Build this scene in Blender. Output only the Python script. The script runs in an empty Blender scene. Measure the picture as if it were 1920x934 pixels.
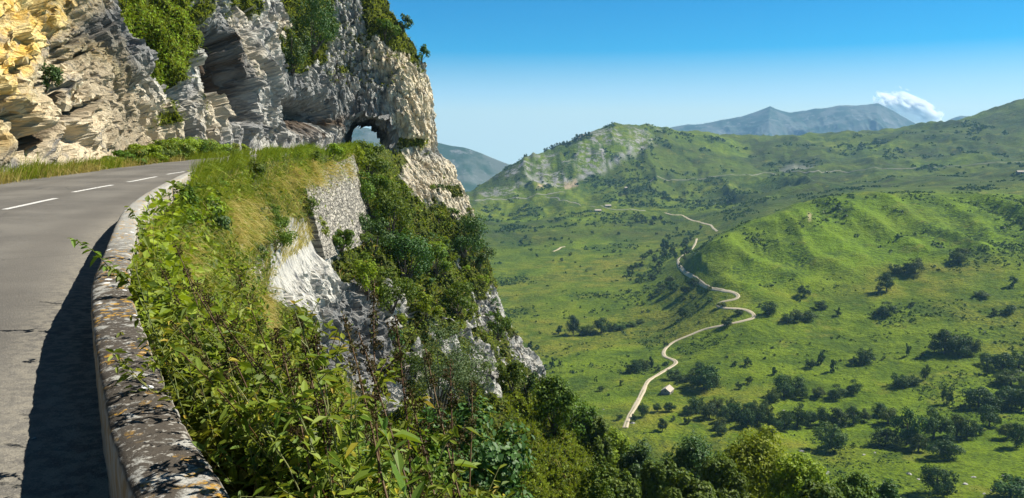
import bpy, math, random
import numpy as np
from mathutils import Vector
from mathutils.bvhtree import BVHTree

# ------------------------------------------------------------------ camera, sky, sun, exposure
scene = bpy.context.scene
COL = scene.collection
FPX, HOR, CX, CY = 1500.0, 262.0, 960.0, 467.0
EYE = 1.65
PITCH = math.atan((CY - HOR) / FPX)

cam_data = bpy.data.cameras.new('camera')
cam = bpy.data.objects.new('camera', cam_data)
COL.objects.link(cam)
cam.location = (0, 0, EYE)
cam.rotation_euler = (math.radians(90) - PITCH, 0, 0)
cam_data.sensor_width = 36.0
cam_data.lens = 36.0 * FPX / 1920.0
cam_data.clip_start = 0.05
cam_data.clip_end = 60000
scene.camera = cam

SUN_EL, SUN_AZ = math.radians(48), math.radians(75)      # azimuth clockwise from +Y (view direction)
world = bpy.data.worlds.new('World')
scene.world = world
world.use_nodes = True
wn, wl = world.node_tree.nodes, world.node_tree.links
wn.clear()
w_out = wn.new('ShaderNodeOutputWorld')
w_bg = wn.new('ShaderNodeBackground')
w_sky = wn.new('ShaderNodeTexSky')
w_sky.sky_type = 'NISHITA'
w_sky.sun_disc = False
w_sky.sun_elevation = SUN_EL
w_sky.sun_rotation = SUN_AZ
w_sky.altitude = 1500
w_sky.air_density = 1.0
w_sky.dust_density = 0.0
w_sky.ozone_density = 2.0
w_tc = wn.new('ShaderNodeTexCoord')
w_sep = wn.new('ShaderNodeSeparateXYZ')
w_max = wn.new('ShaderNodeMath'); w_max.operation = 'MAXIMUM'; w_max.inputs[1].default_value = 0.035
w_com = wn.new('ShaderNodeCombineXYZ')
w_hsv = wn.new('ShaderNodeHueSaturation')
w_val = wn.new('ShaderNodeMapRange')          # upper sky dimmed beyond the sky model, to cut fill in shadows
w_val.inputs[1].default_value = 0.2; w_val.inputs[2].default_value = 0.65
w_val.inputs[3].default_value = 1.22; w_val.inputs[4].default_value = 0.42
wl.new(w_sep.outputs[2], w_val.inputs[0]); wl.new(w_val.outputs[0], w_hsv.inputs['Value'])
w_hsv.inputs['Hue'].default_value = 0.497
w_sat = wn.new('ShaderNodeMapRange')          # the air is clearer, so bluer, higher up
w_sat.inputs[1].default_value = 0.0; w_sat.inputs[2].default_value = 0.20; w_sat.interpolation_type = 'SMOOTHSTEP'
w_sat.inputs[3].default_value = 1.3; w_sat.inputs[4].default_value = 2.6
wl.new(w_sep.outputs[2], w_sat.inputs[0]); wl.new(w_sat.outputs[0], w_hsv.inputs['Saturation'])
wl.new(w_tc.outputs['Generated'], w_sep.inputs[0])
wl.new(w_sep.outputs[0], w_com.inputs[0]); wl.new(w_sep.outputs[1], w_com.inputs[1])
wl.new(w_sep.outputs[2], w_max.inputs[0]); wl.new(w_max.outputs[0], w_com.inputs[2])
wl.new(w_com.outputs[0], w_sky.inputs[0])
wl.new(w_sky.outputs[0], w_hsv.inputs['Color'])
wl.new(w_hsv.outputs[0], w_bg.inputs[0])
w_bg.inputs[1].default_value = 0.05
wl.new(w_bg.outputs[0], w_out.inputs[0])

sun_data = bpy.data.lights.new('sun', 'SUN')
sun_data.energy = 5.0
sun_data.angle = math.radians(0.5)
sun_data.color = (1.0, 0.95, 0.86)
sun = bpy.data.objects.new('sun', sun_data)
COL.objects.link(sun)
SUN_DIR = Vector((math.sin(SUN_AZ) * math.cos(SUN_EL), math.cos(SUN_AZ) * math.cos(SUN_EL), math.sin(SUN_EL)))
sun.rotation_euler = SUN_DIR.to_track_quat('Z', 'Y').to_euler()
sun.location = SUN_DIR * 100

scene.render.engine = 'CYCLES'
scene.view_settings.view_transform = 'Standard'
scene.view_settings.look = 'None'
scene.view_settings.exposure = 0.92
scene.view_settings.gamma = 1.0
scene.view_settings.use_curve_mapping = False
cy = scene.cycles
cy.use_denoising = True
cy.max_bounces = 6
cy.diffuse_bounces = 1
cy.glossy_bounces = 2
cy.transmission_bounces = 4
cy.transparent_max_bounces = 8
cy.volume_bounces = 4
cy.caustics_reflective = False
cy.caustics_refractive = False

# ------------------------------------------------------------------ numeric helpers
def unproj(px, py, Y):
    """world points seen in pixel (px, py) of a 1920 wide photo, at distance Y along the view axis' ground line"""
    px, py, Y = np.broadcast_arrays(np.asarray(px, float), np.asarray(py, float), np.asarray(Y, float))
    u = (px - CX) / FPX
    v = (CY - py) / FPX
    c, s = math.cos(PITCH), math.sin(PITCH)
    dy = c + v * s
    dz = -s + v * c
    t = Y / dy
    return np.stack([u * t, Y, EYE + dz * t], -1)

def pix(P):
    P = np.asarray(P, float)
    c, s = math.cos(PITCH), math.sin(PITCH)
    x, y, z = P[..., 0], P[..., 1], P[..., 2] - EYE
    f = y * c - z * s
    f = np.where(f < 0.05, 0.05, f)
    up = y * s + z * c
    return CX + FPX * x / f, CY - FPX * up / f

def on_plane(px, py, z):
    d = unproj(px, py, 1.0) - np.array([0, 0, EYE])
    return np.array([0, 0, EYE]) + d * ((z - EYE) / d[..., 2:3] if d.ndim > 1 else (z - EYE) / d[2])

def ray(px, py):
    p = unproj(px, py, 1.0) - np.array([0, 0, EYE])
    return Vector(p / np.linalg.norm(p))

def _hash(ix, iy, iz, seed):
    h = (ix.astype(np.uint32) * np.uint32(374761393) + iy.astype(np.uint32) * np.uint32(668265263)
         + iz.astype(np.uint32) * np.uint32(2147483647) + np.uint32((seed * 974634777 + 12345) & 0xffffffff))
    h = (h ^ (h >> np.uint32(13))) * np.uint32(1274126177)
    h = h ^ (h >> np.uint32(16))
    h = h * np.uint32(2246822519)
    return h ^ (h >> np.uint32(15))

def _unit(h):
    return (h & np.uint32(0xffffff)).astype(np.float64) / 16777216.0

def vnoise(Q, seed=0):
    """smooth value noise, -1..1"""
    Q = np.asarray(Q, float)
    i = np.floor(Q).astype(np.int64)
    f = Q - i
    f = f * f * f * (f * (f * 6 - 15) + 10)
    out = 0
    for dx in (0, 1):
        wx = f[..., 0] if dx else 1 - f[..., 0]
        for dy in (0, 1):
            wy = f[..., 1] if dy else 1 - f[..., 1]
            for dz in (0, 1):
                wz = f[..., 2] if dz else 1 - f[..., 2]
                out = out + wx * wy * wz * _unit(_hash(i[..., 0] + dx, i[..., 1] + dy, i[..., 2] + dz, seed))
    return out * 2 - 1

ROT = np.array([[0.36, 0.48, -0.8], [-0.8, 0.6, 0.0], [0.48, 0.64, 0.6]])
def fbm(Q, octaves=4, seed=0, gain=0.5, lac=2.03, ridged=False):
    Q = np.asarray(Q, float)
    a, tot, out = 1.0, 0.0, 0.0
    for o in range(octaves):
        n = vnoise(Q, seed + o * 17)
        if ridged:
            n = 1 - 2 * np.abs(n)
        out = out + a * n
        tot += a
        a *= gain
        Q = (Q @ ROT.T) * lac + 3.7
    return out / tot

def facets(Q, seed=0, tilt=1.0):
    """angular blocks: every cell is a randomly tilted plane. returns (height, distance to the second cell minus first)"""
    Q = np.asarray(Q, float)
    i = np.floor(Q).astype(np.int64)
    shp = Q.shape[:-1]
    d1 = np.full(shp, 9.0); d2 = np.full(shp, 9.0)
    h = np.zeros(shp)
    for dx in (-1, 0, 1):
        for dy in (-1, 0, 1):
            for dz in (-1, 0, 1):
                cx, cy_, cz = i[..., 0] + dx, i[..., 1] + dy, i[..., 2] + dz
                k = _hash(cx, cy_, cz, seed)
                r0 = _unit(k); r1 = _unit(_hash(cx, cy_, cz, seed + 1)); r2 = _unit(_hash(cx, cy_, cz, seed + 2))
                ex = Q[..., 0] - cx - r0; ey = Q[..., 1] - cy_ - r1; ez = Q[..., 2] - cz - r2
                d = ex * ex + ey * ey + ez * ez
                r3 = _unit(_hash(cx, cy_, cz, seed + 3)); r4 = _unit(_hash(cx, cy_, cz, seed + 4)); r5 = _unit(_hash(cx, cy_, cz, seed + 5))
                hh = (r3 * 2 - 1) + tilt * ((r4 * 2 - 1) * ex + (r5 * 2 - 1) * ey + (r0 * 2 - 1) * ez) * 1.6
                m = d < d1
                d2 = np.where(m, d1, np.minimum(d2, d))
                h = np.where(m, hh, h)
                d1 = np.where(m, d, d1)
    return h, np.sqrt(d2) - np.sqrt(d1)

def sstep(a, b, x):
    t = np.clip((x - a) / (b - a), 0, 1)
    return t * t * (3 - 2 * t)

def poly_sd(px, py, poly):
    """signed distance to a polygon in its own plane, positive inside"""
    poly = np.asarray(poly, float)
    d = np.full(px.shape, 1e9)
    inside = np.zeros(px.shape, bool)
    n = len(poly)
    for k in range(n):
        ax, ay = poly[k]; bx, by = poly[(k + 1) % n]
        ex, ey = bx - ax, by - ay
        L = ex * ex + ey * ey + 1e-9
        t = np.clip(((px - ax) * ex + (py - ay) * ey) / L, 0, 1)
        d = np.minimum(d, np.hypot(px - ax - t * ex, py - ay - t * ey))
        c = ((ay > py) != (by > py)) & (px < (bx - ax) * (py - ay) / ((by - ay) + 1e-12) + ax)
        inside ^= c
    return np.where(inside, d, -d)

def cat_rom(P, t):
    """Catmull-Rom through rows of P at parameters t (0..n-1)"""
    P = np.asarray(P, float)
    n = len(P)
    k = np.clip(np.floor(t).astype(int), 0, n - 2)
    f = (t - k)[:, None]
    p1, p2 = P[k], P[k + 1]
    p0 = P[np.maximum(k - 1, 0)]; p3 = P[np.minimum(k + 2, n - 1)]
    return 0.5 * (2 * p1 + (p2 - p0) * f + (2 * p0 - 5 * p1 + 4 * p2 - p3) * f ** 2 + (3 * p1 - p0 - 3 * p2 + p3) * f ** 3)

def curve(P, step):
    """resampled polyline through P with even spacing"""
    P = np.asarray(P, float)
    d = cat_rom(P, np.linspace(0, len(P) - 1, len(P) * 60))
    s = np.r_[0, np.cumsum(np.linalg.norm(np.diff(d, axis=0), axis=1))]
    n = max(2, int(s[-1] / step) + 1)
    q = np.linspace(0, s[-1], n)
    return np.stack([np.interp(q, s, d[:, j]) for j in range(P.shape[1])], -1)

# ------------------------------------------------------------------ mesh helpers
def mesh(name, V, F, mats, smooth=False, attrs=None, midx=None):
    V = np.ascontiguousarray(V, np.float32).reshape(-1, 3)
    if isinstance(F, np.ndarray):
        F = [F]
    me = bpy.data.meshes.new(name)
    me.vertices.add(len(V))
    me.vertices.foreach_set('co', V.ravel())
    nl = sum(f.size for f in F); nf = sum(len(f) for f in F)
    me.loops.add(nl); me.polygons.add(nf)
    me.loops.foreach_set('vertex_index', np.concatenate([f.ravel() for f in F]).astype(np.int32))
    tot = np.concatenate([np.full(len(f), f.shape[1]) for f in F]).astype(np.int32)
    me.polygons.foreach_set('loop_start', np.r_[0, np.cumsum(tot)[:-1]].astype(np.int32))
    me.polygons.foreach_set('loop_total', tot)
    me.polygons.foreach_set('use_smooth', np.full(nf, smooth, bool))
    for m in (mats if isinstance(mats, (list, tuple)) else [mats]):
        me.materials.append(m)
    if midx is not None:
        me.polygons.foreach_set('material_index', np.asarray(midx, np.int32))
    me.update(calc_edges=True)
    for k, a in (attrs or {}).items():
        at = me.attributes.new(k, 'FLOAT', 'POINT')
        at.data.foreach_set('value', np.ascontiguousarray(a, np.float32).ravel())
    return me

def link(name, data, parent=None, loc=None, rot=None, scale=None):
    o = bpy.data.objects.new(name, data)
    COL.objects.link(o)
    if parent: o.parent = parent
    if loc is not None: o.location = loc
    if rot is not None: o.rotation_euler = rot
    if scale is not None: o.scale = scale if hasattr(scale, '__len__') else (scale,) * 3
    return o

def tag(o, label=None, cat=None, group=None, kind=None):
    if label: o['label'] = label
    if cat: o['category'] = cat
    if group: o['group'] = group
    if kind: o['kind'] = kind
    return o

def grid_faces(nu, nv, closed=False):
    i = np.arange(nu - (0 if closed else 1))[:, None]; j = np.arange(nv - 1)[None, :]
    i2 = (i + 1) % nu
    a = i * nv + j; b = i2 * nv + j
    return np.stack([a, b, b + 1, a + 1], -1).reshape(-1, 4)

def tube(P, R, sides=6):
    """tapered tube along polyline P (n,3) with radii R"""
    P = np.asarray(P, float); R = np.broadcast_to(R, (len(P),))
    T = np.gradient(P, axis=0)
    T /= np.linalg.norm(T, axis=1)[:, None] + 1e-9
    ref = np.where(np.abs(T[:, 2:3]) > 0.9, np.array([[1.0, 0, 0]]), np.array([[0, 0, 1.0]]))
    A = np.cross(T, ref); A /= np.linalg.norm(A, axis=1)[:, None] + 1e-9
    B = np.cross(T, A)
    ang = np.linspace(0, 2 * math.pi, sides, endpoint=False)
    V = P[None] + R[None, :, None] * (np.cos(ang)[:, None, None] * A[None] + np.sin(ang)[:, None, None] * B[None])
    return V.reshape(-1, 3), grid_faces(sides, len(P), closed=True)

class Acc:
    """collects pieces of ONE mesh"""
    def __init__(self): self.V, self.F, self.n, self.M = [], {}, 0, {}
    def add(self, V, F, m=0):
        V = np.asarray(V, float).reshape(-1, 3); F = np.asarray(F)
        self.V.append(V); k = (F.shape[1], m)
        self.F.setdefault(k, []).append(F + self.n)
        self.n += len(V)
    def mesh(self, name, mats, smooth=False):
        ks = sorted(self.F)
        Fs = [np.concatenate(self.F[k]) for k in ks]
        mi = np.concatenate([np.full(len(f), k[1]) for f, k in zip(Fs, ks)])
        return mesh(name, np.concatenate(self.V), Fs, mats, smooth, midx=mi)

# ------------------------------------------------------------------ materials
class NT:
    def __init__(self, name):
        self.m = bpy.data.materials.new(name); self.m.use_nodes = True
        self.t = self.m.node_tree; self.n = self.t.nodes; self.n.clear()
        self.out = self.n.new('ShaderNodeOutputMaterial')
        self.geo = None
    def node(self, typ, **kw):
        x = self.n.new(typ)
        for k, v in kw.items(): setattr(x, k, v)
        return x
    def link(self, a, b): self.t.links.new(a, b)
    def val(self, x, sock):
        if isinstance(x, (int, float)): sock.default_value = x
        elif isinstance(x, (tuple, list)): sock.default_value = tuple(x) + ((1,) if len(x) == 3 and len(sock.default_value) == 4 else ())
        else: self.link(x, sock)
    def pos(self):
        if not self.geo: self.geo = self.node('ShaderNodeNewGeometry')
        return self.geo.outputs['Position']
    def nz(self):
        self.pos()
        s = self.node('ShaderNodeSeparateXYZ'); self.link(self.geo.outputs['Normal'], s.inputs[0])
        return s.outputs[2]
    def objco(self):
        return self.node('ShaderNodeTexCoord').outputs['Object']
    def mapping(self, vec, scale=(1, 1, 1), rot=(0, 0, 0)):
        m = self.node('ShaderNodeMapping'); self.link(vec, m.inputs[0])
        m.inputs['Scale'].default_value = scale; m.inputs['Rotation'].default_value = rot
        return m.outputs[0]
    def noise(self, vec, scale, detail=4, rough=0.55, dist=0.0):
        x = self.node('ShaderNodeTexNoise'); self.link(vec, x.inputs['Vector'])
        x.inputs['Scale'].default_value = scale; x.inputs['Detail'].default_value = detail
        x.inputs['Roughness'].default_value = rough; x.inputs['Distortion'].default_value = dist
        return x.outputs['Fac']
    def voro(self, vec, scale, feature='F1', rand=1.0, out='Distance'):
        x = self.node('ShaderNodeTexVoronoi'); x.feature = feature; self.link(vec, x.inputs['Vector'])
        x.inputs['Scale'].default_value = scale; x.inputs['Randomness'].default_value = rand
        return x.outputs[out]
    def attr(self, name):
        x = self.node('ShaderNodeAttribute', attribute_name=name); return x.outputs['Fac']
    def math(self, op, a, b=0.0, clamp=False):
        x = self.node('ShaderNodeMath', operation=op, use_clamp=clamp)
        self.val(a, x.inputs[0]); self.val(b, x.inputs[1]); return x.outputs[0]
    def ramp(self, fac, lo, hi):
        x = self.node('ShaderNodeMapRange', interpolation_type='SMOOTHSTEP')
        self.val(fac, x.inputs[0]); x.inputs[1].default_value = lo; x.inputs[2].default_value = hi
        return x.outputs[0]
    def mix(self, fac, a, b):
        x = self.node('ShaderNodeMix', data_type='RGBA')
        self.val(fac, x.inputs[0]); self.val(a, x.inputs[6]); self.val(b, x.inputs[7]); return x.outputs[2]
    def island(self):
        self.pos(); return self.geo.outputs['Random Per Island']
    def objrand(self):
        return self.node('ShaderNodeObjectInfo').outputs['Random']
    def bump(self, h, dist, strength=1.0, normal=None):
        b = self.node('ShaderNodeBump'); self.link(h, b.inputs['Height'])
        b.inputs['Distance'].default_value = dist; b.inputs['Strength'].default_value = strength
        if normal is not None: self.link(normal, b.inputs['Normal'])
        return b.outputs[0]
    def done(self, color, rough=0.9, normal=None, spec=0.2):
        p = self.node('ShaderNodeBsdfPrincipled')
        self.val(color, p.inputs['Base Color']); self.val(rough, p.inputs['Roughness'])
        p.inputs['Specular IOR Level'].default_value = spec
        if normal is not None: self.link(normal, p.inputs['Normal'])
        self.link(p.outputs[0], self.out.inputs[0])
        return self.m

def leaf_mat(name, dark, light, odd=None, trans=0.3, gloss=0.25):
    t = NT(name)
    isl = t.island()
    c = t.mix(isl, dark, light)
    if odd:
        c = t.mix(t.ramp(t.math('FRACT', t.math('MULTIPLY', isl, 37.3)), 0.86, 0.97), c, odd)
    ob = t.objrand()
    h = t.node('ShaderNodeHueSaturation'); t.link(c, h.inputs['Color'])
    t.val(t.math('ADD', t.math('MULTIPLY', ob, 0.04), 0.48), h.inputs['Hue'])
    t.val(t.math('ADD', t.math('MULTIPLY', ob, 0.35), 0.82), h.inputs['Value'])
    c = h.outputs[0]
    p = t.node('ShaderNodeBsdfPrincipled'); t.link(c, p.inputs['Base Color'])
    p.inputs['Roughness'].default_value = 0.55; p.inputs['Specular IOR Level'].default_value = gloss
    tr = t.node('ShaderNodeBsdfTranslucent')
    g = t.mix(0.5, c, (light[0] * 1.5, light[1] * 1.4, light[2] * 0.6)); t.link(g, tr.inputs[0])
    mx = t.node('ShaderNodeMixShader'); mx.inputs[0].default_value = trans
    t.link(p.outputs[0], mx.inputs[1]); t.link(tr.outputs[0], mx.inputs[2])
    t.link(mx.outputs[0], t.out.inputs[0])
    return t.m
# ------------------------------------------------------------------ valley terrain
CTRL = {
 600: [(420,1900),(480,1500),(650,900),(934,520),(360,2500),(420,3200)],
 800: [(380,2400),(420,1900),(480,1500),(640,900),(934,500),(400,3000)],
 900: [(358,2450),(375,2300),(400,2100),(440,1750),(480,1500),(560,1150),(650,880),(760,680),(934,470),(390,2900),(410,3600)],
 985: [(310,2500),(340,2420),(372,2250),(400,2050),(440,1750),(480,1480),(560,1120),(650,860),(760,660),(934,460),(335,2900),(360,3600)],
 1040:[(287,2560),(330,2440),(372,2220),(400,2020),(440,1700),(480,1450),(560,1080),(660,820),(780,610),(310,2950)],
 1100:[(261,2620),(300,2500),(345,2380),(380,2150),(420,1850),(450,1650),(500,1350),(580,1020),(680,760),(800,570),(934,440),(295,3100),(330,3800)],
 1165:[(240,2700),(290,2560),(340,2400),(380,2100),(430,1750),(500,1320),(580,1000),(680,750),(800,560),(934,430),(275,3200),(320,4000)],
 1250:[(252,2850),(300,2600),(340,2400),(380,2080),(410,1850),(460,1520),(520,1130),(600,920),(690,720),(790,560),(934,430),(280,3300)],
 1340:[(257,3000),(300,2700),(340,2400),(380,2050),(430,1600),(452,1060),(500,985),(555,880),(600,820),(680,700),(790,560),(934,420),(285,3500)],
 1400:[(261,3100),(300,2750),(340,2350),(380,1950),(408,1600),(425,1090),(470,1000),(520,920),(560,850),(600,790),(680,690),(780,560),(934,420),(290,3600),(436,1300)],
 1500:[(264,3100),(300,2650),(340,2150),(375,1700),(390,1120),(440,1030),(500,930),(555,850),(620,760),(700,660),(800,550),(934,420),(292,3600),(402,1330)],
 1600:[(256,3100),(300,2550),(340,2000),(360,1650),(369,1130),(420,1040),(480,950),(540,860),(620,750),(700,650),(800,540),(934,410),(285,3600),(384,1360)],
 1700:[(247,3100),(290,2550),(330,2050),(355,1650),(365,1130),(420,1030),(480,930),(540,840),(620,730),(700,640),(800,530),(934,410),(280,3600),(380,1360)],
 1800:[(226,3100),(280,2500),(330,1950),(360,1500),(371,1100),(430,990),(490,890),(550,800),(630,700),(720,600),(934,400),(265,3600),(382,1320)],
 1920:[(197,3100),(260,2500),(320,1900),(360,1400),(371,1080),(440,950),(500,850),(560,770),(640,680),(730,590),(934,400),(240,3600),(378,1250)],
 2150:[(140,3000),(220,2400),(290,1800),(340,1350),(380,1000),(440,880),(520,760),(640,620),(934,390),(190,3600)],
 2500:[(60,2900),(160,2300),(250,1700),(330,1200),(440,820),(640,580),(934,390)],
}
pts = []
for px_, rows in CTRL.items():
    for (py_, Y_) in rows:
        pts.append(unproj(px_, py_, Y_))
pts += [np.array(p, float) for p in [(80,110,-96),(150,60,-100),(40,170,-100),(200,150,-150),(0,300,-185),(120,220,-160),(300,200,-185),
        (-150,300,-190),(-150,150,-120),(-300,400,-200),(260,60,-130),(110,-40,-70)]]
pts = np.array(pts)
def warp(x, y):
    return np.stack([np.arctan2(x, y) * 3.0, np.log(np.hypot(x, y)) * 1.6], -1)
def tps(r2):
    return 0.5 * r2 * np.log(r2 + 1e-12)
cp = warp(pts[:, 0], pts[:, 1])
Kc = tps(((cp[:, None] - cp[None]) ** 2).sum(-1)) + np.eye(len(cp)) * 2e-3
Pc = np.c_[np.ones(len(cp)), cp]
A_ = np.block([[Kc, Pc], [Pc.T, np.zeros((3, 3))]])
slope_v = pts[:, 2] / np.hypot(pts[:, 0], pts[:, 1])      # elevation angle is interpolated, so far and near fit equally well
W_ = np.linalg.solve(A_, np.r_[slope_v, np.zeros(3)])
def terr_base(x, y):
    q = warp(x, y)
    sh = q.shape[:-1]; q = q.reshape(-1, 2)
    out = np.empty(len(q))
    for a in range(0, len(q), 20000):
        b = q[a:a + 20000]
        k = tps(((b[:, None] - cp[None]) ** 2).sum(-1))
        out[a:a + 20000] = k @ W_[:-3] + W_[-3] + b @ W_[-2:]
    return out.reshape(sh) * np.hypot(x, y)

NT_, NR_ = 960, 430
th = np.radians(np.linspace(-34, 52, NT_))[:, None]
rr = np.exp(np.linspace(math.log(75), math.log(4300), NR_))[None, :]
TX, TY = np.sin(th) * rr, np.cos(th) * rr
# interpolate the smooth base on a coarser grid for speed
sub = 3
bx, by = TX[::sub, ::sub], TY[::sub, ::sub]
zb = terr_base(bx, by)
ti = np.arange(NT_) / sub; ri = np.arange(NR_) / sub
def bilin(Z, a, b):
    a = np.clip(a, 0, Z.shape[0] - 1.001); b = np.clip(b, 0, Z.shape[1] - 1.001)
    i, j = a.astype(int), b.astype(int); fa, fb = (a - i)[:, None], (b - j)[None, :]
    return ((Z[np.ix_(i, j)] * (1 - fa) + Z[np.ix_(i + 1, j)] * fa) * (1 - fb)
            + (Z[np.ix_(i, j + 1)] * (1 - fa) + Z[np.ix_(i + 1, j + 1)] * fa) * fb)
TZ = bilin(zb, ti, ri)
P0 = np.stack([TX, TY, TZ], -1)
qx, qy = pix(P0)
dist = np.hypot(TX, TY) + 0 * TX
G = np.stack([TX, TY, TX * 0], -1)
wob = fbm(G / 120.0, 4, 5)
qxw, qyw = qx + wob * 26, qy + fbm(G / 120.0, 4, 9) * 9

def region(poly, soft=14, ymin=0, ymax=1e9):
    return sstep(-soft, soft, poly_sd(qxw, qyw, poly)) * (TY > ymin) * (TY < ymax)
hill = region([(1280,485),(1330,450),(1400,420),(1500,385),(1560,368),(1700,362),(1800,366),(1930,366),(1930,470),(1700,500),(1500,560),(1330,545)], 16, 780, 1260)
farm = sstep(1350, 1800, TY)
rock_sd = poly_sd(qxw, qyw, [(1130,238),(1180,243),(1230,255),(1190,300),(1150,310),(1100,330),(1060,352),(1010,345),(990,318),(1020,300),(1080,268)])
rockhill = sstep(-14, 10, rock_sd) * (TY > 2200) * (TY < 2950)
# relief
n1 = fbm(G / 260.0, 5, 21)
n2 = fbm(G / 70.0, 4, 33)
gul = fbm(np.stack([TX / 60.0 + TY / 400.0, TY / 210.0, TX * 0], -1) + wob[..., None] * 0.35, 4, 41, ridged=True)
near_fade = sstep(80, 330, dist)
TZ = TZ + near_fade * (n1 * (3 + 13 * farm) + n2 * (1.6 + 3.5 * farm)) + hill * (gul * 11.5 - 2.5)
far_g = sstep(1500, 2200, TY) * (1 - rockhill)
TZ = TZ + far_g * fbm(np.stack([TX / 170.0, TY / 420.0, TX * 0], -1) + wob[..., None] * 0.3, 5, 61, ridged=True) * 26
TZ = TZ + rockhill * (fbm(G / 60.0, 4, 51, ridged=True) * 16 - 4)
# the notched crag left of the rocky hill
for (cx_, cy_, w_, h_) in [(983, 306, 7, 16), (1000, 308, 6, 10), (1214, 246, 9, 14), (1050, 288, 8, 8)]:
    TZ = TZ + h_ * np.exp(-((qx - cx_) / w_) ** 2) * np.exp(-((TY - 2520 - (cx_ - 983) * 1.1) / 90.0) ** 2) * (0.7 + 0.6 * fbm(G / 18.0, 3, 77))
TP = np.stack([TX, TY, TZ], -1)

# cover of the ground: what grows or lies where
scree = np.zeros_like(TZ)
scree = np.maximum(scree, region([(1085,338),(1110,322),(1150,302),(1172,292),(1188,282),(1182,296),(1165,303),(1130,316),(1092,343)], 4, 2100, 2800))
scree = np.maximum(scree, region([(995,335),(1012,330),(1040,352),(1035,362),(1018,350)], 4, 2100, 2700))
bare = region([(1005,352),(1020,352),(1022,362),(1005,362)], 3, 2000, 2700)
bare = np.maximum(bare, region([(1058,345),(1092,340),(1094,350),(1060,353)], 3, 2000, 2700))
bare = np.maximum(bare, region([(1521,402),(1527,403),(1526,424),(1521,424)], 3, 800, 1260) * 0.7)
quarry = 0.5 * region([(1475,320),(1500,316),(1525,314),(1530,328),(1485,332)], 4, 1700, 2600)
rock = np.clip(rockhill * sstep(-0.12, 0.12, fbm(G / 45.0, 4, 71) + 0.02), 0, 1)
rock = np.maximum(rock, region([(985,300),(1002,302),(1020,312),(990,350),(940,368),(890,378),(900,358),(950,320)], 10, 2100, 2700) * sstep(0.0, 0.15, fbm(G / 40.0, 4, 72)))
scrub = sstep(0.06, 0.22, fbm(G / 55.0, 5, 81) + 0.02)
scrub = scrub * (0.35 + 0.65 * sstep(1150, 1700, TY))
scrub = np.maximum(scrub, region([(1060,395),(1120,340),(1240,325),(1320,345),(1400,350),(1440,400),(1330,430),(1180,425)], 30, 1300, 2500) * sstep(-0.15, 0.1, fbm(G / 40.0, 4, 82)) * 0.8)
scrub = np.maximum(scrub, region([(1170,500),(1230,450),(1300,440),(1330,470),(1270,545),(1190,535)], 16, 900, 1700) * sstep(-0.2, 0.1, fbm(G / 30.0, 4, 83)) * 0.9)
scrub = np.maximum(scrub, hill * sstep(0.02, 0.35, -gul) * 0.8)
for poly_ in ([(1525,368),(1600,362),(1592,430),(1535,445)], [(1690,362),(1735,366),(1815,480),(1770,490),(1715,420)], [(1800,500),(1850,400),(1940,375),(1940,460),(1860,500)], [(1480,470),(1560,470),(1500,540),(1420,540)], [(1330,500),(1420,470),(1440,520),(1350,540)]):
    scrub = np.maximum(scrub, .95 * region(poly_, 14, 780, 1260) * sstep(-0.22, 0.12, fbm(G / 22.0, 4, 84)))
heath = farm * sstep(-0.25, 0.15, fbm(G / 190.0, 4, 85) + 0.25 * sstep(1350, 1600, qx)) * (1 - rockhill)
dry = 0.75 * sstep(-0.12, 0.2, fbm(G / 150.0, 4, 91)) * (1 - 0.6 * hill) * (1 - .55 * farm)
dry = np.maximum(dry, region([(935,480),(1200,480),(1180,560),(1060,590),(950,600)], 30, 900, 1700) * 0.6 * sstep(-0.2, 0.2, fbm(G / 60.0, 4, 92)))
bright = np.clip(hill * 0.9 + 0.35 * sstep(700, 450, TY), 0, 1)

t = NT('mountain_pasture')
p = t.pos()
fine = t.noise(p, 0.25, 5, 0.65)
mid = t.noise(p, 0.035, 5, 0.6)
big = t.noise(p, 0.006, 4, 0.55)
c = t.mix(t.ramp(mid, 0.36, 0.64), (0.068, 0.112, 0.004), (0.130, 0.185, 0.007))
c = t.mix(t.math('MULTIPLY', t.attr('bright'), 0.75), c, (0.135, 0.225, 0.003))
c = t.mix(t.math('MULTIPLY', t.attr('dry'), t.ramp(mid, 0.30, 0.70)), c, (0.190, 0.165, 0.020))
c = t.mix(t.math('MULTIPLY', t.attr('heath'), t.ramp(mid, 0.25, 0.60)), c, (0.040, 0.052, 0.012))
c = t.mix(t.math('MULTIPLY', t.attr('scrub'), t.ramp(fine, 0.40, 0.60)), c, (0.012, 0.036, 0.006))
tuss = t.noise(p, 0.6, 3, 0.6)
c = t.mix(t.math('MULTIPLY', t.ramp(big, 0.48, 0.60), 0.45), c, (0.120, 0.165, 0.006))
c = t.mix(t.math('MULTIPLY', t.ramp(t.noise(t.mapping(p, (1, 1, 6.0)), 0.018, 5, 0.65), 0.54, 0.64), 0.55), c, (0.030, 0.060, 0.007))
c = t.mix(t.math('MULTIPLY', t.ramp(tuss, 0.50, 0.64), 0.7), c, (0.034, 0.050, 0.008))
patch = t.math('MULTIPLY', t.ramp(t.noise(p, 0.013, 5, 0.6), 0.46, 0.60), t.ramp(fine, 0.44, 0.58))
c = t.mix(t.math('MULTIPLY', patch, 0.55), c, (0.028, 0.056, 0.006))
c = t.mix(t.math('MULTIPLY', t.ramp(t.noise(p, 0.03, 6, 0.7), 0.56, 0.68), 0.5), c, (0.17, 0.17, 0.022))
rk = t.mix(t.noise(p, 0.09, 5, 0.7), (0.13, 0.13, 0.125), (0.33, 0.32, 0.30))
c = t.mix(t.math('MULTIPLY', t.attr('rock'), t.ramp(t.noise(p, 0.05, 5, 0.7), 0.455, 0.575)), c, rk)
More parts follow.
